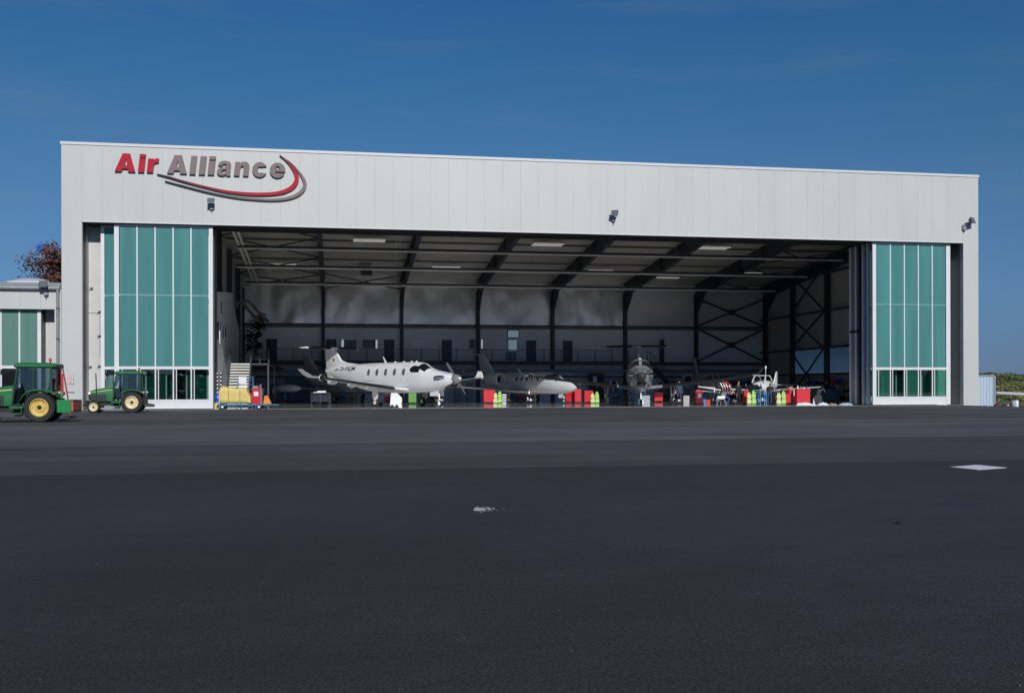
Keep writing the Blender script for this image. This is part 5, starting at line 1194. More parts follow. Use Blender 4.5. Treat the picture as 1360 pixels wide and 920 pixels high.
loc, rz = place(680-13.8/88*FPX, 88, (.74, -.673)); bizjet(loc, rz, 'shaded jet with white tip tanks behind the white propeller aeroplane', PLIGHT, True, 1.0, 6.0)
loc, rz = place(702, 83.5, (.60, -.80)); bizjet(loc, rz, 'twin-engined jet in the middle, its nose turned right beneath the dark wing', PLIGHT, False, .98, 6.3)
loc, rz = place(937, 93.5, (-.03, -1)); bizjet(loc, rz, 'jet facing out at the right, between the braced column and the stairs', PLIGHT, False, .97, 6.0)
# small aeroplane opened up for maintenance
x, y = W(1012, 78)
LA = Body([(1.7, .30, .95, 1.45), (1.2, .42, .80, 1.62), (.6, .52, .72, 1.70), (0, .55, .68, 1.78), (-.9, .52, .72, 1.80), (-2.0, .34, .90, 1.66), (-3.2, .18, 1.12, 1.50), (-4.0, .06, 1.28, 1.42)], 2.3)
t = thing('light_aeroplane', 'small white aeroplane stripped for maintenance, engine uncovered, behind the red carts', 'aeroplane', (x, y, 0), math.atan2(-.75, -.66), 'aeroplanes parked in the hangar')
LA.mesh(20, 30).build('fuselage', PWHITE, t, smooth=True)
for sg_ in (-1, 1): wingmesh([(sg_*.4, .7, -.8, .92, .14), (sg_*4.6, .55, -.45, 1.25, .07)]).build('wing', PWHITE, t, smooth=True); wingmesh([(sg_*.03, -3.3, -4.0, 1.42, .05), (sg_*1.5, -3.45, -3.95, 1.44, .03)]).build('tailplane', PWHITE, t, smooth=True)
finmesh([(-2.8, 1.55), (-3.6, 2.5), (-4.1, 2.55), (-4.05, 1.3)], .05).build('fin', PWHITE, t, smooth=True)
b = MB()
for sg_ in (-1, 1): b.bar((.9, sg_*.5, 1.6), (.45, sg_*.42, 2.15), .06, .06); b.bar((.45, sg_*.42, 2.15), (-.6, sg_*.42, 2.15), .06, .06); b.bar((-.6, sg_*.42, 2.15), (-1.2, sg_*.45, 1.7), .06, .06)
b.bar((.45, -.42, 2.15), (.45, .42, 2.15), .06, .06); b.build('canopy_frame', PWHITE, t)
b = MB(); b.cbox((2.05, 0, 1.2), (.7, .55, .5)); [b.tube([(1.8+.25*k, sg_*.25, 1.2), (1.8+.25*k, sg_*.55, 1.25)], .10, 8) for k in range(3) for sg_ in (-1, 1)]; b.tube([(2.4, 0, 1.2), (2.75, 0, 1.2)], .12, 10); b.build('engine', BLACK, t)
b = MB()
for (px_, py_, a) in ((2.3, -.5, .5), (1.9, .5, .4), (2.2, 0, 1.45)): b.tube([(px_, py_, 1.5), (px_-.3, py_*1.2, a+.3)], .05, 6)
b.build('exhaust_pipe', SILVER, t)
b = MB(); [b.tube([(x_, y_, .9), (x_, y_, .2)], .04, 6) for x_, y_ in ((1.5, 0), (-.5, .9), (-.5, -.9))]; b.build('gear_leg', SILVER, t); [awheel(t, x_, y_, .19, .13) for x_, y_ in ((1.5, 0), (-.5, .9), (-.5, -.9))]
b = MB(); b.tube([(-.9, 0, 1.75), (-.95, 0, 2.75)], .02, 6); b.lathe([(.01, 0), (.07, .05), (.07, .22), (.01, .28)], (-.95, 0, 2.65), 'Z', 8); b.build('mast', PAPER, t)

# ------------------------------------------------------------------ workshop equipment
def red_cart(px, py, wpx, hpx, label, rz=0, kind='tool_cart', top=None, m=RED, paper=False, drawers=4, depth=.5):
    x, y = WG(px, py); f = (CAMZ)*FPX/(py-HOR(px)); w_, h_ = wpx/FPX*f, hpx/FPX*f
    t = thing(kind, label, 'tool cart', (x, y, 0), -YAW*.6+rz, 'red tool carts along the hangar mouth')
    c = .11; b = MB(); b.box(-w_/2, w_/2, -depth/2, depth/2, c, h_-.03); b.build('cabinet', m, t, bevel=.012)
    b = MB(); b.box(-w_/2-.015, w_/2+.015, -depth/2-.015, depth/2+.015, h_-.03, h_); b.build('worktop', m if top is None else top, t)
    for k in range(drawers):
        z0 = c+.03+(h_-.1-c)*k/drawers; z1 = c+.01+(h_-.1-c)*(k+1)/drawers
        b = MB(); b.box(-w_/2+.012, w_/2-.012, -depth/2-.006, -depth/2-.001, z0-.004, z1-.014); d = b.build('drawer', m, t)
        b = MB(); b.box(-w_*.3, w_*.3, -depth/2-.014, -depth/2-.0065, z1-.045, z1-.033); b.build('drawer_pull', m, d)
    for sx in (-1, 1):
        for sy in (-1, 1):
            b = MB(); b.lathe([(.05, -.015), (.05, .015)], (sx*(w_/2-.06), sy*(depth/2-.06), .05), 'Y', 12); b.box(sx*(w_/2-.06)-.02, sx*(w_/2-.06)+.02, sy*(depth/2-.06)-.02, sy*(depth/2-.06)+.02, .06, c); b.build('caster', BLACK, t)
    if paper: b = MB(); b.box(-w_*.25, w_*.25, -depth/2-.036, -depth/2-.032, h_*.48, h_*.78); b.build('paper_sheet', PAPER, t)
    b = MB(); b.tube([(w_/2+.01, -depth/2+.05, h_-.12), (w_/2+.06, -depth/2+.05, h_-.12), (w_/2+.06, depth/2-.05, h_-.12), (w_/2+.01, depth/2-.05, h_-.12)], .012, 6); b.build('push_handle', SILVER, t)
    return t, w_, h_
c1, w1, h1 = red_cart(649, 535.5, 15, 18, 'red tool cart beside the striped board, left of the middle jet', R(8))
red_cart(757, 535, 10, 17.5, 'dark-sided red tool cart under the nose of the middle jet', R(-24)); red_cart(767, 535.2, 8.5, 18.5, 'narrow red tool cart just right of the middle jet nose', 0)
red_cart(781, 535, 11.5, 16.5, 'red tool cart left of the yellow stand under the dark wing', R(4))
red_cart(874, 534, 11, 13, 'deep red low cart under the grey propeller aeroplane', 0, drawers=2)
red_cart(928, 537, 9.5, 19, 'tall narrow red cabinet with a white sheet pinned to it', 0, paper=True, drawers=1, depth=.4)
red_cart(990, 537, 5.5, 19, 'slim red cabinet left of the blue trestle', 0, drawers=5, depth=.4)
red_cart(1045, 536.8, 14, 19.5, 'red tool cart left of the widest one, a cardboard box on it', R(3)); c9, w9, h9 = red_cart(1065.5, 537, 18, 21, 'widest red tool cart, farthest right', 0, drawers=5)
red_cart(507.5, 538, 0.1, 0.1, 'x') if False else None
# hi-vis folding stands
def stand(px, py, h, label, c1=HIVIS, c2=PALEY):
    x, y = WG(px, py); t = thing('folding_stand', label, 'safety stand', (x, y, 0), -YAW, 'hi-vis folding stands')
    MB().box(-.36, .36, -.19, .19, 0, .04).build('foot', BLACK, t); h0_ = h
    for s, m in ((-1, c2), (1, c1)):
        h = h0_*(.86 if s < 0 else .98)
        rr7 = random.Random(int(px)+s); b = MB(); b.loft([[Vector((s*.17+u*q+rr7.uniform(-.02, .02), v*q2, z)) for u, v in ((-1, -1), (1, -1), (1, 1), (-1, 1))] for z, q, q2 in ((.041, .15, .16), (h*.25, .17, .17), (h*.45, .13, .14), (h*.7, .15, .10), (h*.9, .10, .06), (h, .07, .03))])
        b.build('panel', m, t)
        for z in (.22, .60):
            b = MB(); xx = s*.17; b.box(xx-.12, xx+.12, -.20, -.19, h*z-.03, h*z+.03); b.build('reflective_band', PAPER, t)
    b = MB(); b.bar((-.2, 0, h*.4), (.2, 0, h*.4), .03, .03); b.lathe([(.05, 0), (.03, .06)], (0, 0, h), 'Z', 8); b.build('hinge', BLACK, t)
stand(661, 535.5, .98, 'yellow and green folding stand between red cart and striped board')
stand(790, 535.5, .93, 'yellow and green folding stand just right of the red cart under the dark wing')
stand(997.5, 537.2, 1.02, 'yellow and green folding stand between slim red cabinet and blue trestle')
stand(1037, 537.2, 1.0, 'yellow and green folding stand half hidden by the red cart carrying a box')
x, y = WG(668, 535.5); t = thing('striped_board', 'black and white striped warning board beside the yellow stand', 'warning board', (x+.1, y, 0), -YAW); b = MB(); b.box(-.16, .16, -.02, .02, .02, .72); b.build('board', PAPER, t)
for k in range(3): b = MB(); b.box(-.15, .15, -.024, -.021, .12+.2*k, .22+.2*k); b.build('black_stripe', BLACK, t)
b = MB(); b.box(-.2, .2, -.15, .15, 0, .02); b.build('foot', BLACK, t)
# green trolley + persons behind the white aeroplane
x, y = WG(548, 536); t = thing('green_cabinet', 'light green cabinet trolley seen beneath the white fuselage', 'cabinet', (x, y, 0), -YAW); b = MB(); b.box(-.3, .3, -.25, .25, .1, .95); b.build('cabinet', mat('cabinet_green', (.11, .28, .06), .5), t, bevel=.01); b = MB(); b.box(-.32, .32, -.27, .27, .95, 1.0); b.build('worktop', PALEY, t); b = MB(); [b.lathe([(.05, -.015), (.05, .015)], (sx*.24, sy*.18, .05), 'Y', 10) for sx in (-1, 1) for sy in (-1, 1)]; b.build('caster', BLACK, t)
def person(px, py, rz, label, top, trousers, pose='stand', h=1.75, Y=None):
    x, y = WG(px, py); t = thing('person', label, 'person', (x, y, 0), rz)
    k = h/1.75
    V = [(0, 0, .95), (0, 0, 1.15), (0, 0, 1.38), (.0, 0, 1.50), (.01, 0, 1.56), (0, .10, .90), (.03, .11, .50), (0, .11, .09), (.14, .12, .03), (0, -.10, .90), (.06, -.11, .50), (-.04, -.11, .09), (.10, -.12, .03), (0, .19, 1.40), (.02, .24, 1.13), (.14, .22, .92), (.18, .21, .85), (0, -.19, 1.40), (.04, -.25, 1.14), (.18, -.20, .98), (.23, -.19, .92)]
    if pose == 'bend':
        def bend(v):
            if v[2] <= .96: return v
            a = R(52); dz = v[2]-.95; return (v[0]*math.cos(a)+dz*math.sin(a), v[1], .95+dz*math.cos(a)-v[0]*math.sin(a)*.4)
        V = [bend(v) for v in V]; V[15] = (.62, .2, .92); V[16] = (.70, .18, .86); V[19] = (.62, -.2, .95); V[20] = (.70, -.18, .90)
    E = [(0, 1), (1, 2), (2, 3), (3, 4), (0, 5), (5, 6), (6, 7), (7, 8), (0, 9), (9, 10), (10, 11), (11, 12), (2, 13), (13, 14), (14, 15), (15, 16), (2, 17), (17, 18), (18, 19), (19, 20)]
    Rr = [.15, .145, .16, .065, .06, .095, .07, .05, .045, .095, .07, .05, .045, .065, .05, .036, .04, .065, .05, .036, .04]
    me = bpy.data.meshes.new('body'); me.from_pydata([tuple(c*k for c in v) for v in V], E, []); me.materials.append(top); o = bpy.data.objects.new('body', me); COL.objects.link(o); o.parent = t
    sk = o.modifiers.new('skin', 'SKIN'); layer = me.skin_vertices[0] if me.skin_vertices else None
    if layer is None:
        bm = bmesh.new(); bm.from_mesh(me); bm.verts.layers.skin.verify(); bm.to_mesh(me); bm.free(); layer = me.skin_vertices[0]
    for i, r_ in enumerate(Rr): layer.data[i].radius = (r_*k, r_*k*(1.0 if i not in (0, 1, 2) else 1.25))
    layer.data[0].use_root = True
    ss = o.modifiers.new('sub', 'SUBSURF'); ss.levels = 1; ss.render_levels = 1
    dg = bpy.context.evaluated_depsgraph_get(); dg.update(); m2 = bpy.data.meshes.new_from_object(o.evaluated_get(dg)); o.modifiers.clear(); o.data = m2
    m2.materials.clear(); [m2.materials.append(q) for q in (top, trousers, SKIN, BLACK)]
    for p in m2.polygons:
        z = p.center.z/k; side = abs(p.center.y)/k
        p.material_index = 1 if (z < .97 and side < .165) else 0
        if z < .10: p.material_index = 3
        if pose == 'stand' and ((z > 1.47) or (side > .165 and z < .93)): p.material_index = 2
        p.use_smooth = True
    hc = Vector(V[4])*k+Vector((.02, 0, .09)); b = MB(); rings = []
    for j in range(9):
        ph = math.pi*j/8; rings.append([hc+Vector((math.sin(ph)*math.cos(a)*.095*(1.1 if math.cos(a) > .9 and 3 < j < 6 else 1), math.sin(ph)*math.sin(a)*.078, -math.cos(ph)*.125)) for a in [2*math.pi*q/12 for q in range(12)]])
    b.loft(rings, caps=False); hd = b.build('head', SKIN, t, smooth=True)
    b = MB(); rings = []
    for j in range(4, 9):
        ph = math.pi*j/8; rings.append([hc+Vector((-.012+math.sin(ph)*math.cos(a)*.10, math.sin(ph)*math.sin(a)*.088, -math.cos(ph)*.133+.012)) for a in [2*math.pi*q/12 for q in range(12)]])
    b.loft(rings, caps=False); b.build('hair', HAIR, hd, smooth=True)
    return t
person(535.5, 535.4, R(200), 'person in dark clothes beneath the white fuselage, left one of the two', CLOTHD, CLOTHD)
person(541, 535.2, R(250), 'person in dark grey clothes beneath the white fuselage, right one of the two', mat('grey_clothing', (.06, .06, .08), .8), CLOTHD)
person(1022, 537, R(60), 'person in dark overalls bending over the small white aeroplane', CLOTHD, CLOTHB, 'bend')
person(980.5, 536.3, R(-80), 'person in black standing left of the slim red cabinet', CLOTHD, CLOTHD, 'stand', 1.7)
# left cluster: blue flat trolley carrying red cabinet and yellow bundle
fx = .31/ .31
def at(px, py): return WG(px, py)
x, y = at(329, 543); f = CAMZ*FPX/(543-HOR(329)); ppm = FPX/f
t = thing('flat_trolley', 'long light blue flat trolley just inside the left doors', 'trolley', (x, y, 0), -YAW*.6)
hw = 39/ppm; b = MB(); b.box(-hw*.98, hw*.72, -.42, .42, .24, .30); [b.box(-hw+.5*k, -hw+.06+.5*k, -.4, .4, .19, .24) for k in range(7)]; b.build('platform', BLUE, t)
b = MB(); b.bar((hw*.7, 0, .27), (hw*1.05, 0, .26), .06, .05); b.bar((hw*1.0, -.12, .26), (hw*1.0, .12, .26), .05, .05); b.build('drawbar', BLUE, t)
for xx in (-hw*.8, hw*.42):
    for yy in (-.40, .40): b = MB(); b.lathe([(.14, -.035), (.14, .035)], (xx, yy, .14), 'Y', 18); wo = b.build('wheel', RUBBER, t); b = MB(); b.lathe([(.075, -.04), (.075, .04)], (xx, yy, .14), 'Y', 12); b.build('rim', PAPER, wo)
tz = .31
def on(px, w0): X, Y = W(px, f+w0); return X, Y
x2, y2 = on(313.5, .05); t2 = thing('covered_bundle', 'big bulging yellow cover strapped on the blue trolley', 'bundle', (x2, y2, tz), -YAW*.6); ww = 20/ppm
b = MB(); rr3 = random.Random(8); rings = []
prof = [(-1, .92), (-.97, 1.12), (-.75, 1.15), (-.5, 1.04), (-.2, 1.12), (.05, .98), (.3, 1.06), (.6, 1.0), (.74, 1.02), (.84, .72), (1.0, .5), (1.04, .3)]
for u, hh_ in prof:
    hh_ *= .98; rings.append([Vector((u*ww, yy*.42*rr3.uniform(.92, 1.05), zz*hh_*rr3.uniform(.96, 1.03))) for yy, zz in ((-1, 0), (-1.12, .22), (-.98, .45), (-1.06, .7), (-.92, .97), (-.3, 1), (.3, 1), (.9, .97), (1, .6), (1, 0))])
b.loft(rings); o = b.build('cover', YCOVER, t2, smooth=True); md = o.modifiers.new('s', 'SUBSURF'); md.levels = 1; md.render_levels = 1
b = MB(); [b.box(u*ww-.02, u*ww+.02, -.47, -.45, .05, .85) for u in (-.4, .35)]; b.build('strap', mat('strap_tan', (.35, .22, .08), .7), t2)
x2, y2 = on(342, .1); t2 = thing('red_cabinet', 'red cabinet with a white notice riding on the blue trolley', 'cabinet', (x2, y2, tz), -YAW*.6); w_ = 13/ppm/2; h_ = 21/ppm
b = MB(); b.box(-w_, w_*.8, -.3, .3, 0, h_); b.build('cabinet', RED, t2, bevel=.015); b = MB(); b.box(w_*.8+.002, w_, -.3, .3, 0, h_*.98); b.build('grey_side', GALV, t2); b = MB(); b.box(-w_*.55, w_*.35, -.318, -.31, h_*.5, h_*.78); b.build('notice', PAPER, t2)
b = MB(); b.box(-w_*.8, w_*.2, -.2, .2, h_+.002, h_+.14); b.lathe([(.05, 0), (.05, .22)], (w_*.6, 0, h_), n=8); b.build('items_on_top', GALV, t2)
x2, y2 = on(354.5, .2); t2 = thing('orange_chock', 'orange wedge standing at the end of the blue trolley', 'wedge', (x2, y2, tz), -YAW); b = MB(); b.prism([(-.2, 0), (.28, 0), (.05, .5), (-.12, .5)], -.15, .15, 'Y'); b.build('wedge', ORANGE, t2, bevel=.02); b = MB(); b.tube([(-.08, 0, .5), (0, 0, .6), (.05, 0, .5)], .02, 6); b.build('grip', BLACK, t2)
x2, y2 = W(289.5, f+.9); t2 = thing('blue_drum', 'blue drum close to the edge of the left doors', 'drum', (x2, y2, .0), 0); b = MB(); b.lathe([(.27, 0), (.29, .02), (.29, .30), (.305, .32), (.29, .34), (.29, .62), (.305, .64), (.29, .66), (.29, .93), (.27, .95)], n=24); b.build('barrel', DBLUE, t2, smooth=True); b = MB(); b.lathe([(.28, .95), (.28, .98), (.1, .985)], n=24); b.build('lid', DBLUE, t2)
x2, y2 = W(293.2, f+.6); t2 = thing('white_canister', 'white canister perched between blue drum and yellow bundle', 'canister', (x2, y2, .0), 0); b = MB(); b.lathe([(.12, 0), (.13, .02), (.13, 1.05), (.10, 1.15), (.04, 1.18), (.04, 1.24)], n=14); b.build('canister', PAPER, t2, smooth=True); b = MB(); b.lathe([(.045, 1.24), (.045, 1.28)], n=10); b.build('cap', BLACK, t2)
x2, y2 = W(287.6, f-.2); t2 = thing('yellow_hose_reel', 'small yellow box on the floor at the foot of the left doors', 'box', (x2, y2, .0), 0); b = MB(); b.box(-.12, .12, -.12, .12, 0, .36); b.build('box', mat('box_yellow', (.65, .45, .06), .5), t2, bevel=.02); b = MB(); b.box(-.06, .06, -.02, .02, .36, .42); b.build('handle', GALV, t2)
# black and white barrier chain posts
for k, px in enumerate((288.5, 293.3)):
    x2, y2 = W(px, f+1.6); t2 = thing('chain_post', ('left' if k == 0 else 'right')+' one of two black and white banded posts above the blue drum', 'post', (x2, y2, 0), 0, 'banded posts')
    b = MB(); b.lathe([(.045, 0), (.045, 2.25)], n=10); b.lathe([(.16, 0), (.12, .06)], n=12); b.build('post', PAPER, t2)
    for j in range(5): b = MB(); b.lathe([(.075, 1.1+.24*j), (.08, 1.16+.24*j), (.075, 1.22+.24*j)], n=10); b.build('black_band', BLACK, t2)
# blue step ladder with papers
x2, y2 = W(327, f+3.4); t2 = thing('step_ladder', 'dark blue work platform with white papers hung on it behind the yellow bundle', 'ladder', (x2, y2, 0), -YAW)
b = MB()
for sx in (-.5, .5): b.bar((sx, -.45, 0), (sx*.9, -.1, 2.0), .06, .06); b.bar((sx, .5, 0), (sx*.9, .0, 2.0), .06, .06); b.bar((sx, .5, 1.0), (sx*.9, -.25, 1.0), .04, .04)
for z in (.3, .6, .9, 1.2, 1.5, 1.8): b.bar((-.5+z*.02, -.45+z*.17, z), (.5-z*.02, -.45+z*.17, z), .10, .04)
b.box(-.5, .5, -.12, .15, 1.97, 2.03); b.build('ladder_frame', CYAN, t2)
b = MB(); b.box(-.36, .14, -.5, -.49, 1.55, 2.02); b.build('paper_sheet', PAPER, t2); b = MB(); b.box(-.36, .18, -.5, -.49, .98, 1.48); b.build('paper_sheet', PAPER, t2)
# dark service cart under the left wing
x, y = at(426, 538.5); f2 = CAMZ*FPX/(538.5-HOR(426)); pp = FPX/f2; t = thing('service_cart', 'dark wheeled bench with papers on top beneath the left wing', 'cart', (x, y, 0), -YAW*.5); w_ = 12/pp
b = MB(); b.box(-w_, w_, -.35, .35, .88, .93); b.box(-w_, w_, -.35, .35, .30, .34); b.build('shelf', DGREY, t)
b = MB(); [b.box(sx*w_-.015, sx*w_+.015, sy*.33-.015, sy*.33+.015, .12, .9) for sx in (-1, 0, 1) for sy in (-1, 1)]; b.build('upright', DGREY, t)
b = MB(); b.box(-w_+.05, w_-.05, -.3, .3, .36, .80); b.build('drawer_block', mat('navy_metal', (.008, .014, .03), .4), t)
b = MB(); [b.lathe([(.07, -.02), (.07, .02)], (sx*(w_-.05), sy*.3, .07), 'Y', 12) for sx in (-1, 1) for sy in (-1, 1)]; b.build('caster', BLACK, t)
b = MB(); b.cbox((.05, 0, 1.0), (.6, .4, .12), rz=.2); b.cbox((-.3, -.05, .96), (.35, .3, .05), rz=-.3); b.build('paper_stack', PAPER, t)
# red machine under the white wing: compressor on wheels
x, y = at(513, 538); t = thing('red_compressor', 'red wheeled compressor with hoses beneath the white aeroplane wing', 'compressor', (x, y, 0), -YAW)
b = MB(); b.cbox((-.35, 0, .5), (.5, .4, .55)); b.build('grey_body', GALV, t, bevel=.02); b = MB(); b.lathe([(.05, -.55), (.2, -.48), (.22, 0), (.2, .4), (.05, .48)], (.2, 0, .42), 'X', 14); b.tube([(-.2, -.2, .95), (.1, -.3, 1.05), (.35, -.3, .8), (.5, -.3, .4), (.3, -.3, .25)], .06, 8); b.build('red_tank', RED, t, smooth=True)
b = MB(); [b.lathe([(.12, -.03), (.12, .03)], (sx*.4, sy*.25, .12), 'Y', 14) for sx in (-1, 1) for sy in (-1, 1)]; b.build('wheel', BLACK, t); b = MB(); b.lathe([(.1, 0), (.1, .25)], (-.05, .1, 1.0-.2), 'Z', 10); b.build('filter', PAPER, t)
x, y = WG(526, 541.2); t = thing('white_steps', 'white wedge-shaped wheeled steps standing below the wing root of the white aeroplane', 'steps', (x, y, 0), -YAW)
b = MB(); b.prism([(-.36, .12), (.36, 0), (.36, .62), (.05, .95), (-.30, .95)], -.25, -.22, 'Y'); b.prism([(-.36, .12), (.36, 0), (.36, .62), (.05, .95), (-.30, .95)], .22, .25, 'Y'); b.build('side_panel', PAPER, t)
for k in range(3): b = MB(); b.box(-.1+.14*k, .12+.14*k, -.22, .22, .80-.24*k, .83-.24*k); b.build('step', GALV, t)
for xx in (-.22, .08): b = MB(); b.lathe([(.10, -.28), (.10, -.255)], (xx, 0, .10), 'Y', 14); b.lathe([(.10, .255), (.10, .28)], (xx, 0, .10), 'Y', 14); b.build('wheel', BLACK, t)
# blue trestle
x, y = at(1007.5, 537); t = thing('blue_trestle', 'blue tube trestle table before the small white aeroplane', 'trestle', (x, y, 0), -YAW); w_ = .52
b = MB(); b.box(-w_, w_, -.3, .3, 1.04, 1.08); b.build('top', mat('trestle_top', (.02, .22, .32), .5), t); b = MB(); [b.bar((sx*w_*.95, sy*.28, 0), (sx*w_*.9, sy*.25, 1.04), .05, .05) for sx in (-1, .1, 1) for sy in (-1, 1)]; [b.bar((-w_*.93, sy*.27, .35), (w_*.93, sy*.27, .35), .035, .035) for sy in (-1, 1)]; b.build('leg_frame', BLUE, t)
# small items by the mouth, right half
def small_box(px, py, w_, d_, h_, m, kind, label, cat, lid=None, z=0, group=None):
    x, y = WG(px, py); t = thing(kind, label, cat, (x, y, z), -YAW, group); b = MB(); b.loft([[Vector((-w_/2*s, -d_/2*s, zz)), Vector((w_/2*s, -d_/2*s, zz)), Vector((w_/2*s, d_/2*s, zz)), Vector((-w_/2*s, d_/2*s, zz))] for s, zz in ((.92, 0), (1, .04), (1, h_-.03), (.96, h_))]); b.build('body', m, t)
    b = MB(); b.box(-w_*.52, w_*.52, -d_*.52, d_*.52, h_+.001, h_+.03); b.build('lid', lid or m, t); return t
small_box(856, 536.5, .75, .5, .62, mat('cart_grey', (.32, .36, .40), .4), 'grey_step', 'pale grey box behind the nose wheel of the grey propeller aeroplane', 'box')
small_box(911, 536, .45, .4, .62, mat('bin_grey', (.36, .35, .36), .5), 'waste_bin', 'grey waste bin left of the tall red cabinet with the sheet', 'bin', BLACK)
small_box(935.5, 536, .22, .25, .42, BLUE, 'blue_can', 'blue can at the right foot of the tall red cabinet', 'can')
small_box(940.5, 536, .35, .3, .28, RED, 'red_box', 'low red box between blue can and white pump', 'box')
small_box(1054.5, 536.6, .16, .4, 1.02, PAPER, 'folding_screen', 'narrow white panel standing between the last two red carts', 'panel')
x, y = WG(919.5, 536.8); t = thing('yellow_bottle', 'small yellow green bottle on the floor before the waste bin', 'bottle', (x, y, 0)); b = MB(); b.lathe([(.09, 0), (.1, .02), (.1, .18), (.04, .26), (.03, .30)], n=12); b.build('bottle', HIVIS, t, smooth=True); b = MB(); b.lathe([(.035, .30), (.035, .34)], n=8); b.build('cap', PAPER, t)
x, y = WG(1048.5, 537); t = thing('cardboard_box', 'open cardboard box on the red cart left of the widest one', 'box', (x, y, 1.09), .3); b = MB(); b.box(-.16, .16, -.13, .13, 0, .18); b.build('carton', CARD, t); b = MB(); b.cbox((-.2, 0, .2), (.12, .26, .01), ry=.6); b.cbox((.2, 0, .2), (.12, .26, .01), ry=-.6); b.build('flap', CARD, t)
for k, (dx_, h_, m) in enumerate(((-.35, .22, PAPER), (-.1, .16, GALV), (.12, .12, PAPER), (.34, .2, DBLUE))):
    o = inst('spray_bottle', None, None) if False else thing('spray_bottle', ['white bottle at the left end of the widest red cart', 'grey tin in the middle of the widest red cart', 'low white pot on the widest red cart', 'blue bottle at the right end of the widest red cart'][k], 'bottle', (c9.location.x+dx_, c9.location.y, h9+.001)); b = MB(); b.lathe([(.05, 0), (.055, .02), (.05, h_*.7), (.02, h_)], n=10); b.build('bottle', m, o, smooth=True); b = MB(); b.lathe([(.022, h_), (.022, h_+.03)], n=8); b.build('cap', BLACK, o)
# pump at px 958
x, y = WG(958, 537.2); t = thing('white_pump', 'white pump unit on short legs left of the person in black', 'pump', (x, y, 0), -YAW)
b = MB(); b.lathe([(.05, -.35), (.15, -.3), (.15, .2), (.05, .28)], (0, 0, .52), 'X', 12); b.cbox((.15, 0, .75), (.3, .2, .22)); b.build('pump_body', PAPER, t, smooth=True); b = MB(); [b.bar((sx*.35, sy*.2, 0), (sx*.2, sy*.1, .45), .04, .04) for sx in (-1, 1) for sy in (-1, 1)]; b.build('leg', SILVER, t); b = MB(); b.tube([(.3, 0, .6), (.6, 0, .45), (.45, 0, .12)], .05, 8); b.build('hose', DBLUE, t)
# removed engine on a stand with red blanks, dark
x, y = WG(968, 536.3); t = thing('engine_on_stand', 'uncovered engine on a stand with red blanks and silver pipes', 'engine', (x, y+1.2, 0), R(20))
b = MB(); b.lathe([(.15, -.6), (.3, -.5), (.33, 0), (.25, .4), (.32, .5), (.2, .65)], (0, 0, 1.3), 'X', 16); b.build('engine_core', DGREY, t, smooth=True); b = MB(); b.lathe([(.22, .66), (.22, .7)], (0, 0, 1.3), 'X', 16); b.tube([(-.3, -.3, 1.5), (0, -.4, 1.65), (.3, -.35, 1.45)], .06, 6); b.cbox((-.15, -.3, 1.2), (.3, .15, .25)); b.build('red_blank', RED, t)
b = MB(); [b.tube([(-.5+.25*k, -.25, 1.6), (-.4+.25*k, -.42, 1.25), (-.3+.25*k, -.3, .95), (-.1+.2*k, -.35, .75)], .05, 6) for k in range(4)]; b.build('pipework', GALV, t); b = MB(); [b.bar((sx*.5, sy*.3, 0), (sx*.4, sy*.1, 1.0), .06, .06) for sx in (-1, 1) for sy in (-1, 1)]; b.bar((-.5, 0, 1.0), (.5, 0, 1.0), .06, .3); b.build('stand', BLACK, t)
# covers lying on the floor at the right
def flatcover(px, py, L_, h_, m, label, sh=0, col=None):
    x, y = WG(px, py); t = thing('cowling_cover', label, 'panel', (x, y, .0), -YAW+sh, 'aircraft panels lying on the floor'); b = MB(); rr4 = random.Random(int(px)); rings = []
    for i in range(7):
        u = -1+i/3; w_ = math.sqrt(max(.02, 1-u*u*.9)); rings.append([Vector((u*L_/2, yy*.3*w_, zz*h_*w_*rr4.uniform(.8, 1.1)+.005)) for yy, zz in ((-1, 0), (-.7, .6), (0, 1), (.7, .6), (1, 0))])
    b.loft(rings); b.build('panel', m, t, smooth=True); b = MB(); b.box(-L_*.3, L_*.3, -.30, -.28, 0, .03); b.build('edge_strip', GALV, t)
flatcover(1068.5, 538.3, 1.15, .22, PAPER, 'white curved panel lying in front of the widest red cart')
flatcover(1093, 538, .75, .2, PAPER, 'white panel lying right of the upright cone on the floor')
flatcover(1106, 538, .6, .16, CARD, 'brown sheet lying between the two pale panels'); flatcover(1123, 538.3, .95, .22, mat('pale_blue_cover', (.35, .42, .5), .5), 'pale blue-grey panel lying closest to the right door edge')
x, y = WG(1080.5, 538); t = thing('white_cone', 'pointed pale cone standing on the floor among the panels', 'cone', (x, y, 0)); b = MB(); b.lathe([(.16, 0), (.05, .35), (.01, .5)], n=14); b.build('cone', GALV, t, smooth=True); b = MB(); b.box(-.18, .18, -.18, .18, 0, .02); b.build('base', PAPER, t)
x, y = WG(1086, 536.8); t = thing('black_machine', 'black upright machine right of the widest red cart', 'machine', (x, y, 0), -YAW); b = MB(); b.box(-.35, .25, -.3, .3, .08, .62); b.cbox((.05, 0, .85), (.3, .3, .5), ry=.3); b.build('machine_body', BLACK, t, bevel=.03); b = MB(); b.tube([(.1, 0, 1.0), (.45, 0, 1.15), (.5, 0, .9)], .02, 6); b.build('handle', SILVER, t)
x, y = W(1100, 80); t = thing('mesh_crate', 'blue-grey mesh crate standing in the dark right corner', 'crate', (x, y, 0), -YAW); b = MB(); b.box(-.75, .75, -.5, .5, .12, 1.05); b.build('lining', mat('crate_film', (.05, .10, .15), .5), t); b = MB(); [b.box(-.76+.19*k, -.745+.19*k, -.52, -.505, .1, 1.08) for k in range(9)]; [b.box(-.76, .76, -.535, -.521, .1+.24*k, .12+.24*k) for k in range(5)]; b.build('mesh_bar', GALV, t)
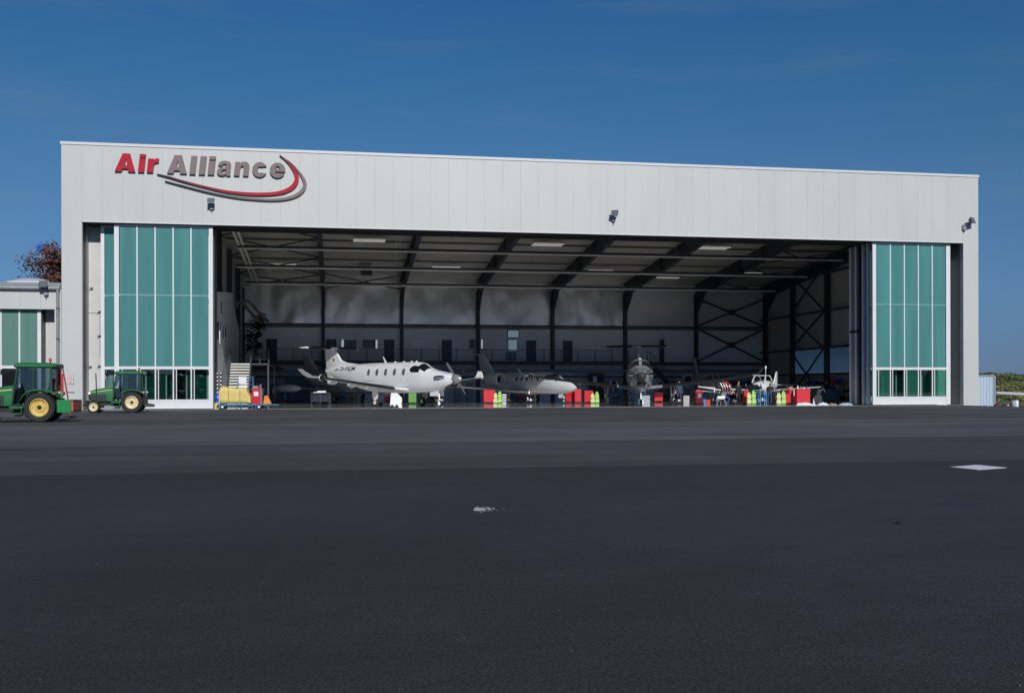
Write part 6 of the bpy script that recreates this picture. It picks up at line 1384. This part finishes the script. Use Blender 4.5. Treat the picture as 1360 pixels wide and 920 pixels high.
x, y = W(1141, 72); t = thing('striped_marker', 'red and white banded marker hung at the right door edge', 'marker', (x, y, .62)); b = MB(); b.box(-.06, .06, -.03, .03, 0, .75); b.build('plate', RED, t); [MB().box(-.062, .062, -.034, -.031, .1+.24*k, .2+.24*k).build('white_band', PAPER, t) for k in range(3)]; MB().box(-.02, .02, .03, .05, -.62, .8).build('post', STEEL, t)
# shelving and benches along the back wall under the gallery
def shelf_unit(px, w_, h_, label, cat, m, items, seed, Yb=33.6, body=True):
    x = XP(px, Yb); t = thing('storage_shelf' if items else 'cabinet', label, cat, (x, Yb, 0)); rr5 = random.Random(seed)
    if items:
        b = MB(); [b.box(-w_/2, w_/2, -.3, .3, z-.02, z+.02) for z in (.15, .8, 1.45, h_)]; [b.box(sx*w_/2-.025, sx*w_/2+.025, sy*.28-.025, sy*.28+.025, 0, h_) for sx in (-1, 1) for sy in (-1, 1)]; b.build('rack', m, t)
        for z in (.17, .82, 1.47):
            u = -w_/2+.08
            while u < w_/2-.3:
                q = rr5.uniform(.18, .4); hh_ = rr5.uniform(.15, .5); b = MB(); b.box(u, u+q, -.25, .2, z+.004, z+hh_); b.build('stored_box', rr5.choice([CARD, BLACK, PAPER, DGREY, DBLUE, GALV, RED]), t); u += q+rr5.uniform(.02, .15)
    else:
        b = MB(); b.box(-w_/2, w_/2, -.3, .3, .08, h_); b.build('cabinet_body', m, t, bevel=.01)
        for k in (-1, 1): b = MB(); b.box(min(0, k*w_/2)+.015, max(0, k*w_/2)-.015, -.315, -.302, .12, h_-.04); d = b.build('cabinet_door', m, t); MB().box(k*.05-.01, k*.05+.01, -.335, -.317, h_*.45, h_*.6).build('handle', SILVER, d)
NAVY = mat('cabinet_navy', (.02, .05, .11), .4); LG2 = mat('cabinet_pale', (.26, .28, .31), .5)
shelf_unit(340, 2.4, 1.9, 'open shelf of dark boxes left of the blue cabinets', 'shelf', STEEL, True, 1); shelf_unit(372, 1.6, 1.6, 'second open shelf, right beneath the white tip tank', 'shelf', STEEL, True, 2)
shelf_unit(393, 1.7, 2.3, 'navy double cabinet beneath the gallery behind the tip tank', 'cabinet', NAVY, False, 0); shelf_unit(412, 1.0, 2.0, 'second navy cabinet right of the first', 'cabinet', NAVY, False, 0)
shelf_unit(455, 2.6, 1.6, 'open shelf behind the tail of the white aeroplane', 'shelf', STEEL, True, 3); shelf_unit(575, 2.2, 1.8, 'open shelf left of the two pale lockers', 'shelf', STEEL, True, 4)
shelf_unit(608, .62, 1.7, 'left one of two pale lockers right of the propeller', 'cabinet', LG2, False, 0); shelf_unit(623.5, .62, 1.7, 'right one of two pale lockers right of the propeller', 'cabinet', LG2, False, 0)
shelf_unit(695, 2.8, 1.7, 'open shelf seen under the middle jet', 'shelf', STEEL, True, 6); shelf_unit(792, 1.5, 2.6, 'tall black cabinet with a white sheet beneath the gallery', 'cabinet', BLACK, False, 0); shelf_unit(820, 2.0, 2.0, 'open shelf left of the grey propeller aeroplane nose', 'shelf', STEEL, True, 7)
shelf_unit(888, 2.2, 1.5, 'open shelf beneath the right-hand stairs', 'shelf', STEEL, True, 8); shelf_unit(985, 2.6, 1.9, 'open shelf in the shaded right bay', 'shelf', STEEL, True, 9)
shelf_unit(1095, 3.2, 2.0, 'long shelf against the right wall, nearest the mesh crate', 'shelf', STEEL, True, 10, 17); shelf_unit(1120, 2.2, 1.7, 'long shelf against the right wall, nearest the doors', 'shelf', STEEL, True, 11, 12)
x = XP(790.5, 33.2); t = thing('white_notice', 'white sheet on the tall black cabinet beneath the gallery', 'notice', (x, 33.27, 1.5)); MB().box(-.2, .2, -.01, .005, 0, .9).build('sheet', PAPER, t); MB().box(-.2, .2, -.015, -.011, .86, .9).build('clip', BLACK, t)
# palms on the left landing
def palm(px, py_top, py_base, Y, label, seed, sc):
    x = XP(px, Y); zb, zt = ZP(px, py_base, Y), ZP(px, py_top, Y); rr6 = random.Random(seed); t = thing('palm_plant', label, 'plant', (x, Y, zb)); h = zt-zb
    b = MB(); b.tube([(0, 0, 0), (.08, 0, h*.4), (0, 0, h*.72)], [.09, .06, .04], 6); b.build('stem', BARK, t); b = MB(); b.lathe([(.14, -.02), (.18, .25)], n=12); b.build('pot', BLACK, t)
    for k in range(38):
        a = rr6.random()*6.283; l = sc*rr6.uniform(.7, 1.1); up = rr6.uniform(.1, 1.6); b = MB(); h0 = h*rr6.uniform(.3, .85); P = [Vector((math.cos(a)*l*u*.8, math.sin(a)*l*u*.8, h0+l*(up*u-.8*u*u))) for u in (0, .25, .5, .75, 1)]
        b.tube(P, [.02, .015, .012, .01, .004], 4)
        for i in range(12):
            u = .2+.8*i/12; j = min(3, int(u*4)); p = P[j].lerp(P[j+1], u*4-j); d = Vector((-math.sin(a), math.cos(a), -.5)).normalized()
            for s in (-1, 1): dd = Vector((d.x*s, d.y*s, d.z)); q = p+dd*.34*sc*(1.1-u*.6); wv_ = Vector((math.cos(a), math.sin(a), 0))*.065; b.add([p-wv_, q, p+wv_], [(0, 1, 2)])
        b.build('frond', LEAFD, t)
palm(343, 416, 446, 27.5, 'upper of two dark palms above the left stairs', 1, .95); palm(337, 438, 484, 26.6, 'lower and bushier of two dark palms beside the left stairs', 2, 1.15)
# hedge and trees standing behind the camera, seen only as reflections in the glass
rr = random.Random(21); c = MB()
for k in range(90):
    X = -140+k*3.6; Yh = -190+rr.uniform(-6, 6); hgt = rr.uniform(4, 9); rings = []
    for z, s in ((-1, 1.0), (.3*hgt, 1.15), (.7*hgt, .8), (hgt, .15)): rings.append([Vector((X+3*s*math.cos(a)*rr.uniform(.7, 1.2), Yh+3*s*math.sin(a)*rr.uniform(.7, 1.2), z)) for a in [q*math.pi/4 for q in range(8)]])
    c.loft(rings)
tag(c.build('distant_hedgerow', LG[1], kind='stuff'), 'distant dark hedgerow across the airfield behind the viewpoint', 'hedgerow', kind='stuff')

# more work in progress in the right half
x, y = W(942, 76); t = thing('removed_flap', 'pair of long white flaps laid across black stands below the dark wing', 'flap', (x, y, 0), -YAW)
for k, (z0, z1, yy) in enumerate(((1.30, 1.02, 0), (1.02, .84, .3))): b = MB(); b.loft([[Vector((u, yy+dy, z0+(z1-z0)*q+dz)) for dy, dz in ((-.18, 0), (-.1, .06), (.15, .05), (.2, 0), (.1, -.04))] for u, q in ((-.85, 0), (0, .5), (.85, 1))]); b.build('flap', PAPER, t, smooth=True)
b = MB(); [b.bar((sx*.6-.15*q, .1+.2*r_, 0), (sx*.6, .15, .9+(.12 if sx < 0 else 0)), .04, .04) for sx in (-1, 1) for q in (-1, 1) for r_ in (-1, 1)]; b.build('stand', BLACK, t)
def parts_trolley(px, py, w_, h_, label, seed):
    x, y = WG(px, py); t = thing('parts_trolley', label, 'trolley', (x, y, 0), -YAW+random.Random(seed).uniform(-.4, .4), 'parts trolleys between the aeroplanes'); q = random.Random(seed)
    b = MB(); [b.box(-w_/2, w_/2, -.25, .25, z-.015, z+.015) for z in (.18, h_)]; [b.box(sx*w_/2-.015, sx*w_/2+.015, sy*.23-.015, sy*.23+.015, .1, h_+.12) for sx in (-1, 1) for sy in (-1, 1)]; b.build('frame', DGREY, t)
    b = MB(); [b.lathe([(.05, -.015), (.05, .015)], (sx*(w_/2-.04), sy*.2, .05), 'Y', 10) for sx in (-1, 1) for sy in (-1, 1)]; b.build('caster', BLACK, t)
    for k in range(5):
        z = (.196, h_+.016)[k % 2]; u = -w_/2+.1+(w_-.2)*k/4.5; m = q.choice([PAPER, GALV, SILVER, BLACK, RED, DBLUE, CARD]); b = MB(); kind = q.randint(0, 2)
        if kind == 0: b.lathe([(.02, 0), (.07, .02), (.07, q.uniform(.1, .25)), (.03, .28)], (u, 0, z), n=10)
        elif kind == 1: b.cbox((u, 0, z+.08), (.2, .25, .15), rz=q.random())
        else: b.tube([(u-.1, -.1, z+.04), (u, 0, z+.25), (u+.12, .05, z+.1), (u+.1, -.1, z+.03)], .03, 6)
        b.build('loose_part', m, t, smooth=(kind == 0))
parts_trolley(899, 536.4, .6, .75, 'parts trolley farthest left, just right of the deep red low cart', 1)
parts_trolley(950, 536.6, .55, .8, 'parts trolley between low red box and white pump', 2)
parts_trolley(972, 536.8, .6, .7, 'parts trolley right of the white pump', 3)
parts_trolley(1013, 536.2, .7, .8, 'parts trolley behind the blue trestle', 4)
parts_trolley(1030, 536.4, .5, .9, 'parts trolley beside the bending person', 5)
parts_trolley(836, 536, .6, .7, 'parts trolley left of the grey propeller aeroplane nose wheel', 6)
parts_trolley(705, 535.4, .7, .7, 'parts trolley beneath the middle jet', 7)
parts_trolley(584, 535.6, .6, .8, 'parts trolley just right of the white aeroplane nose wheel', 8)
person(902, 536.2, R(-100), 'person in a dark blue overall standing before the right-hand stairs', CLOTHB, CLOTHB, 'stand', 1.72)
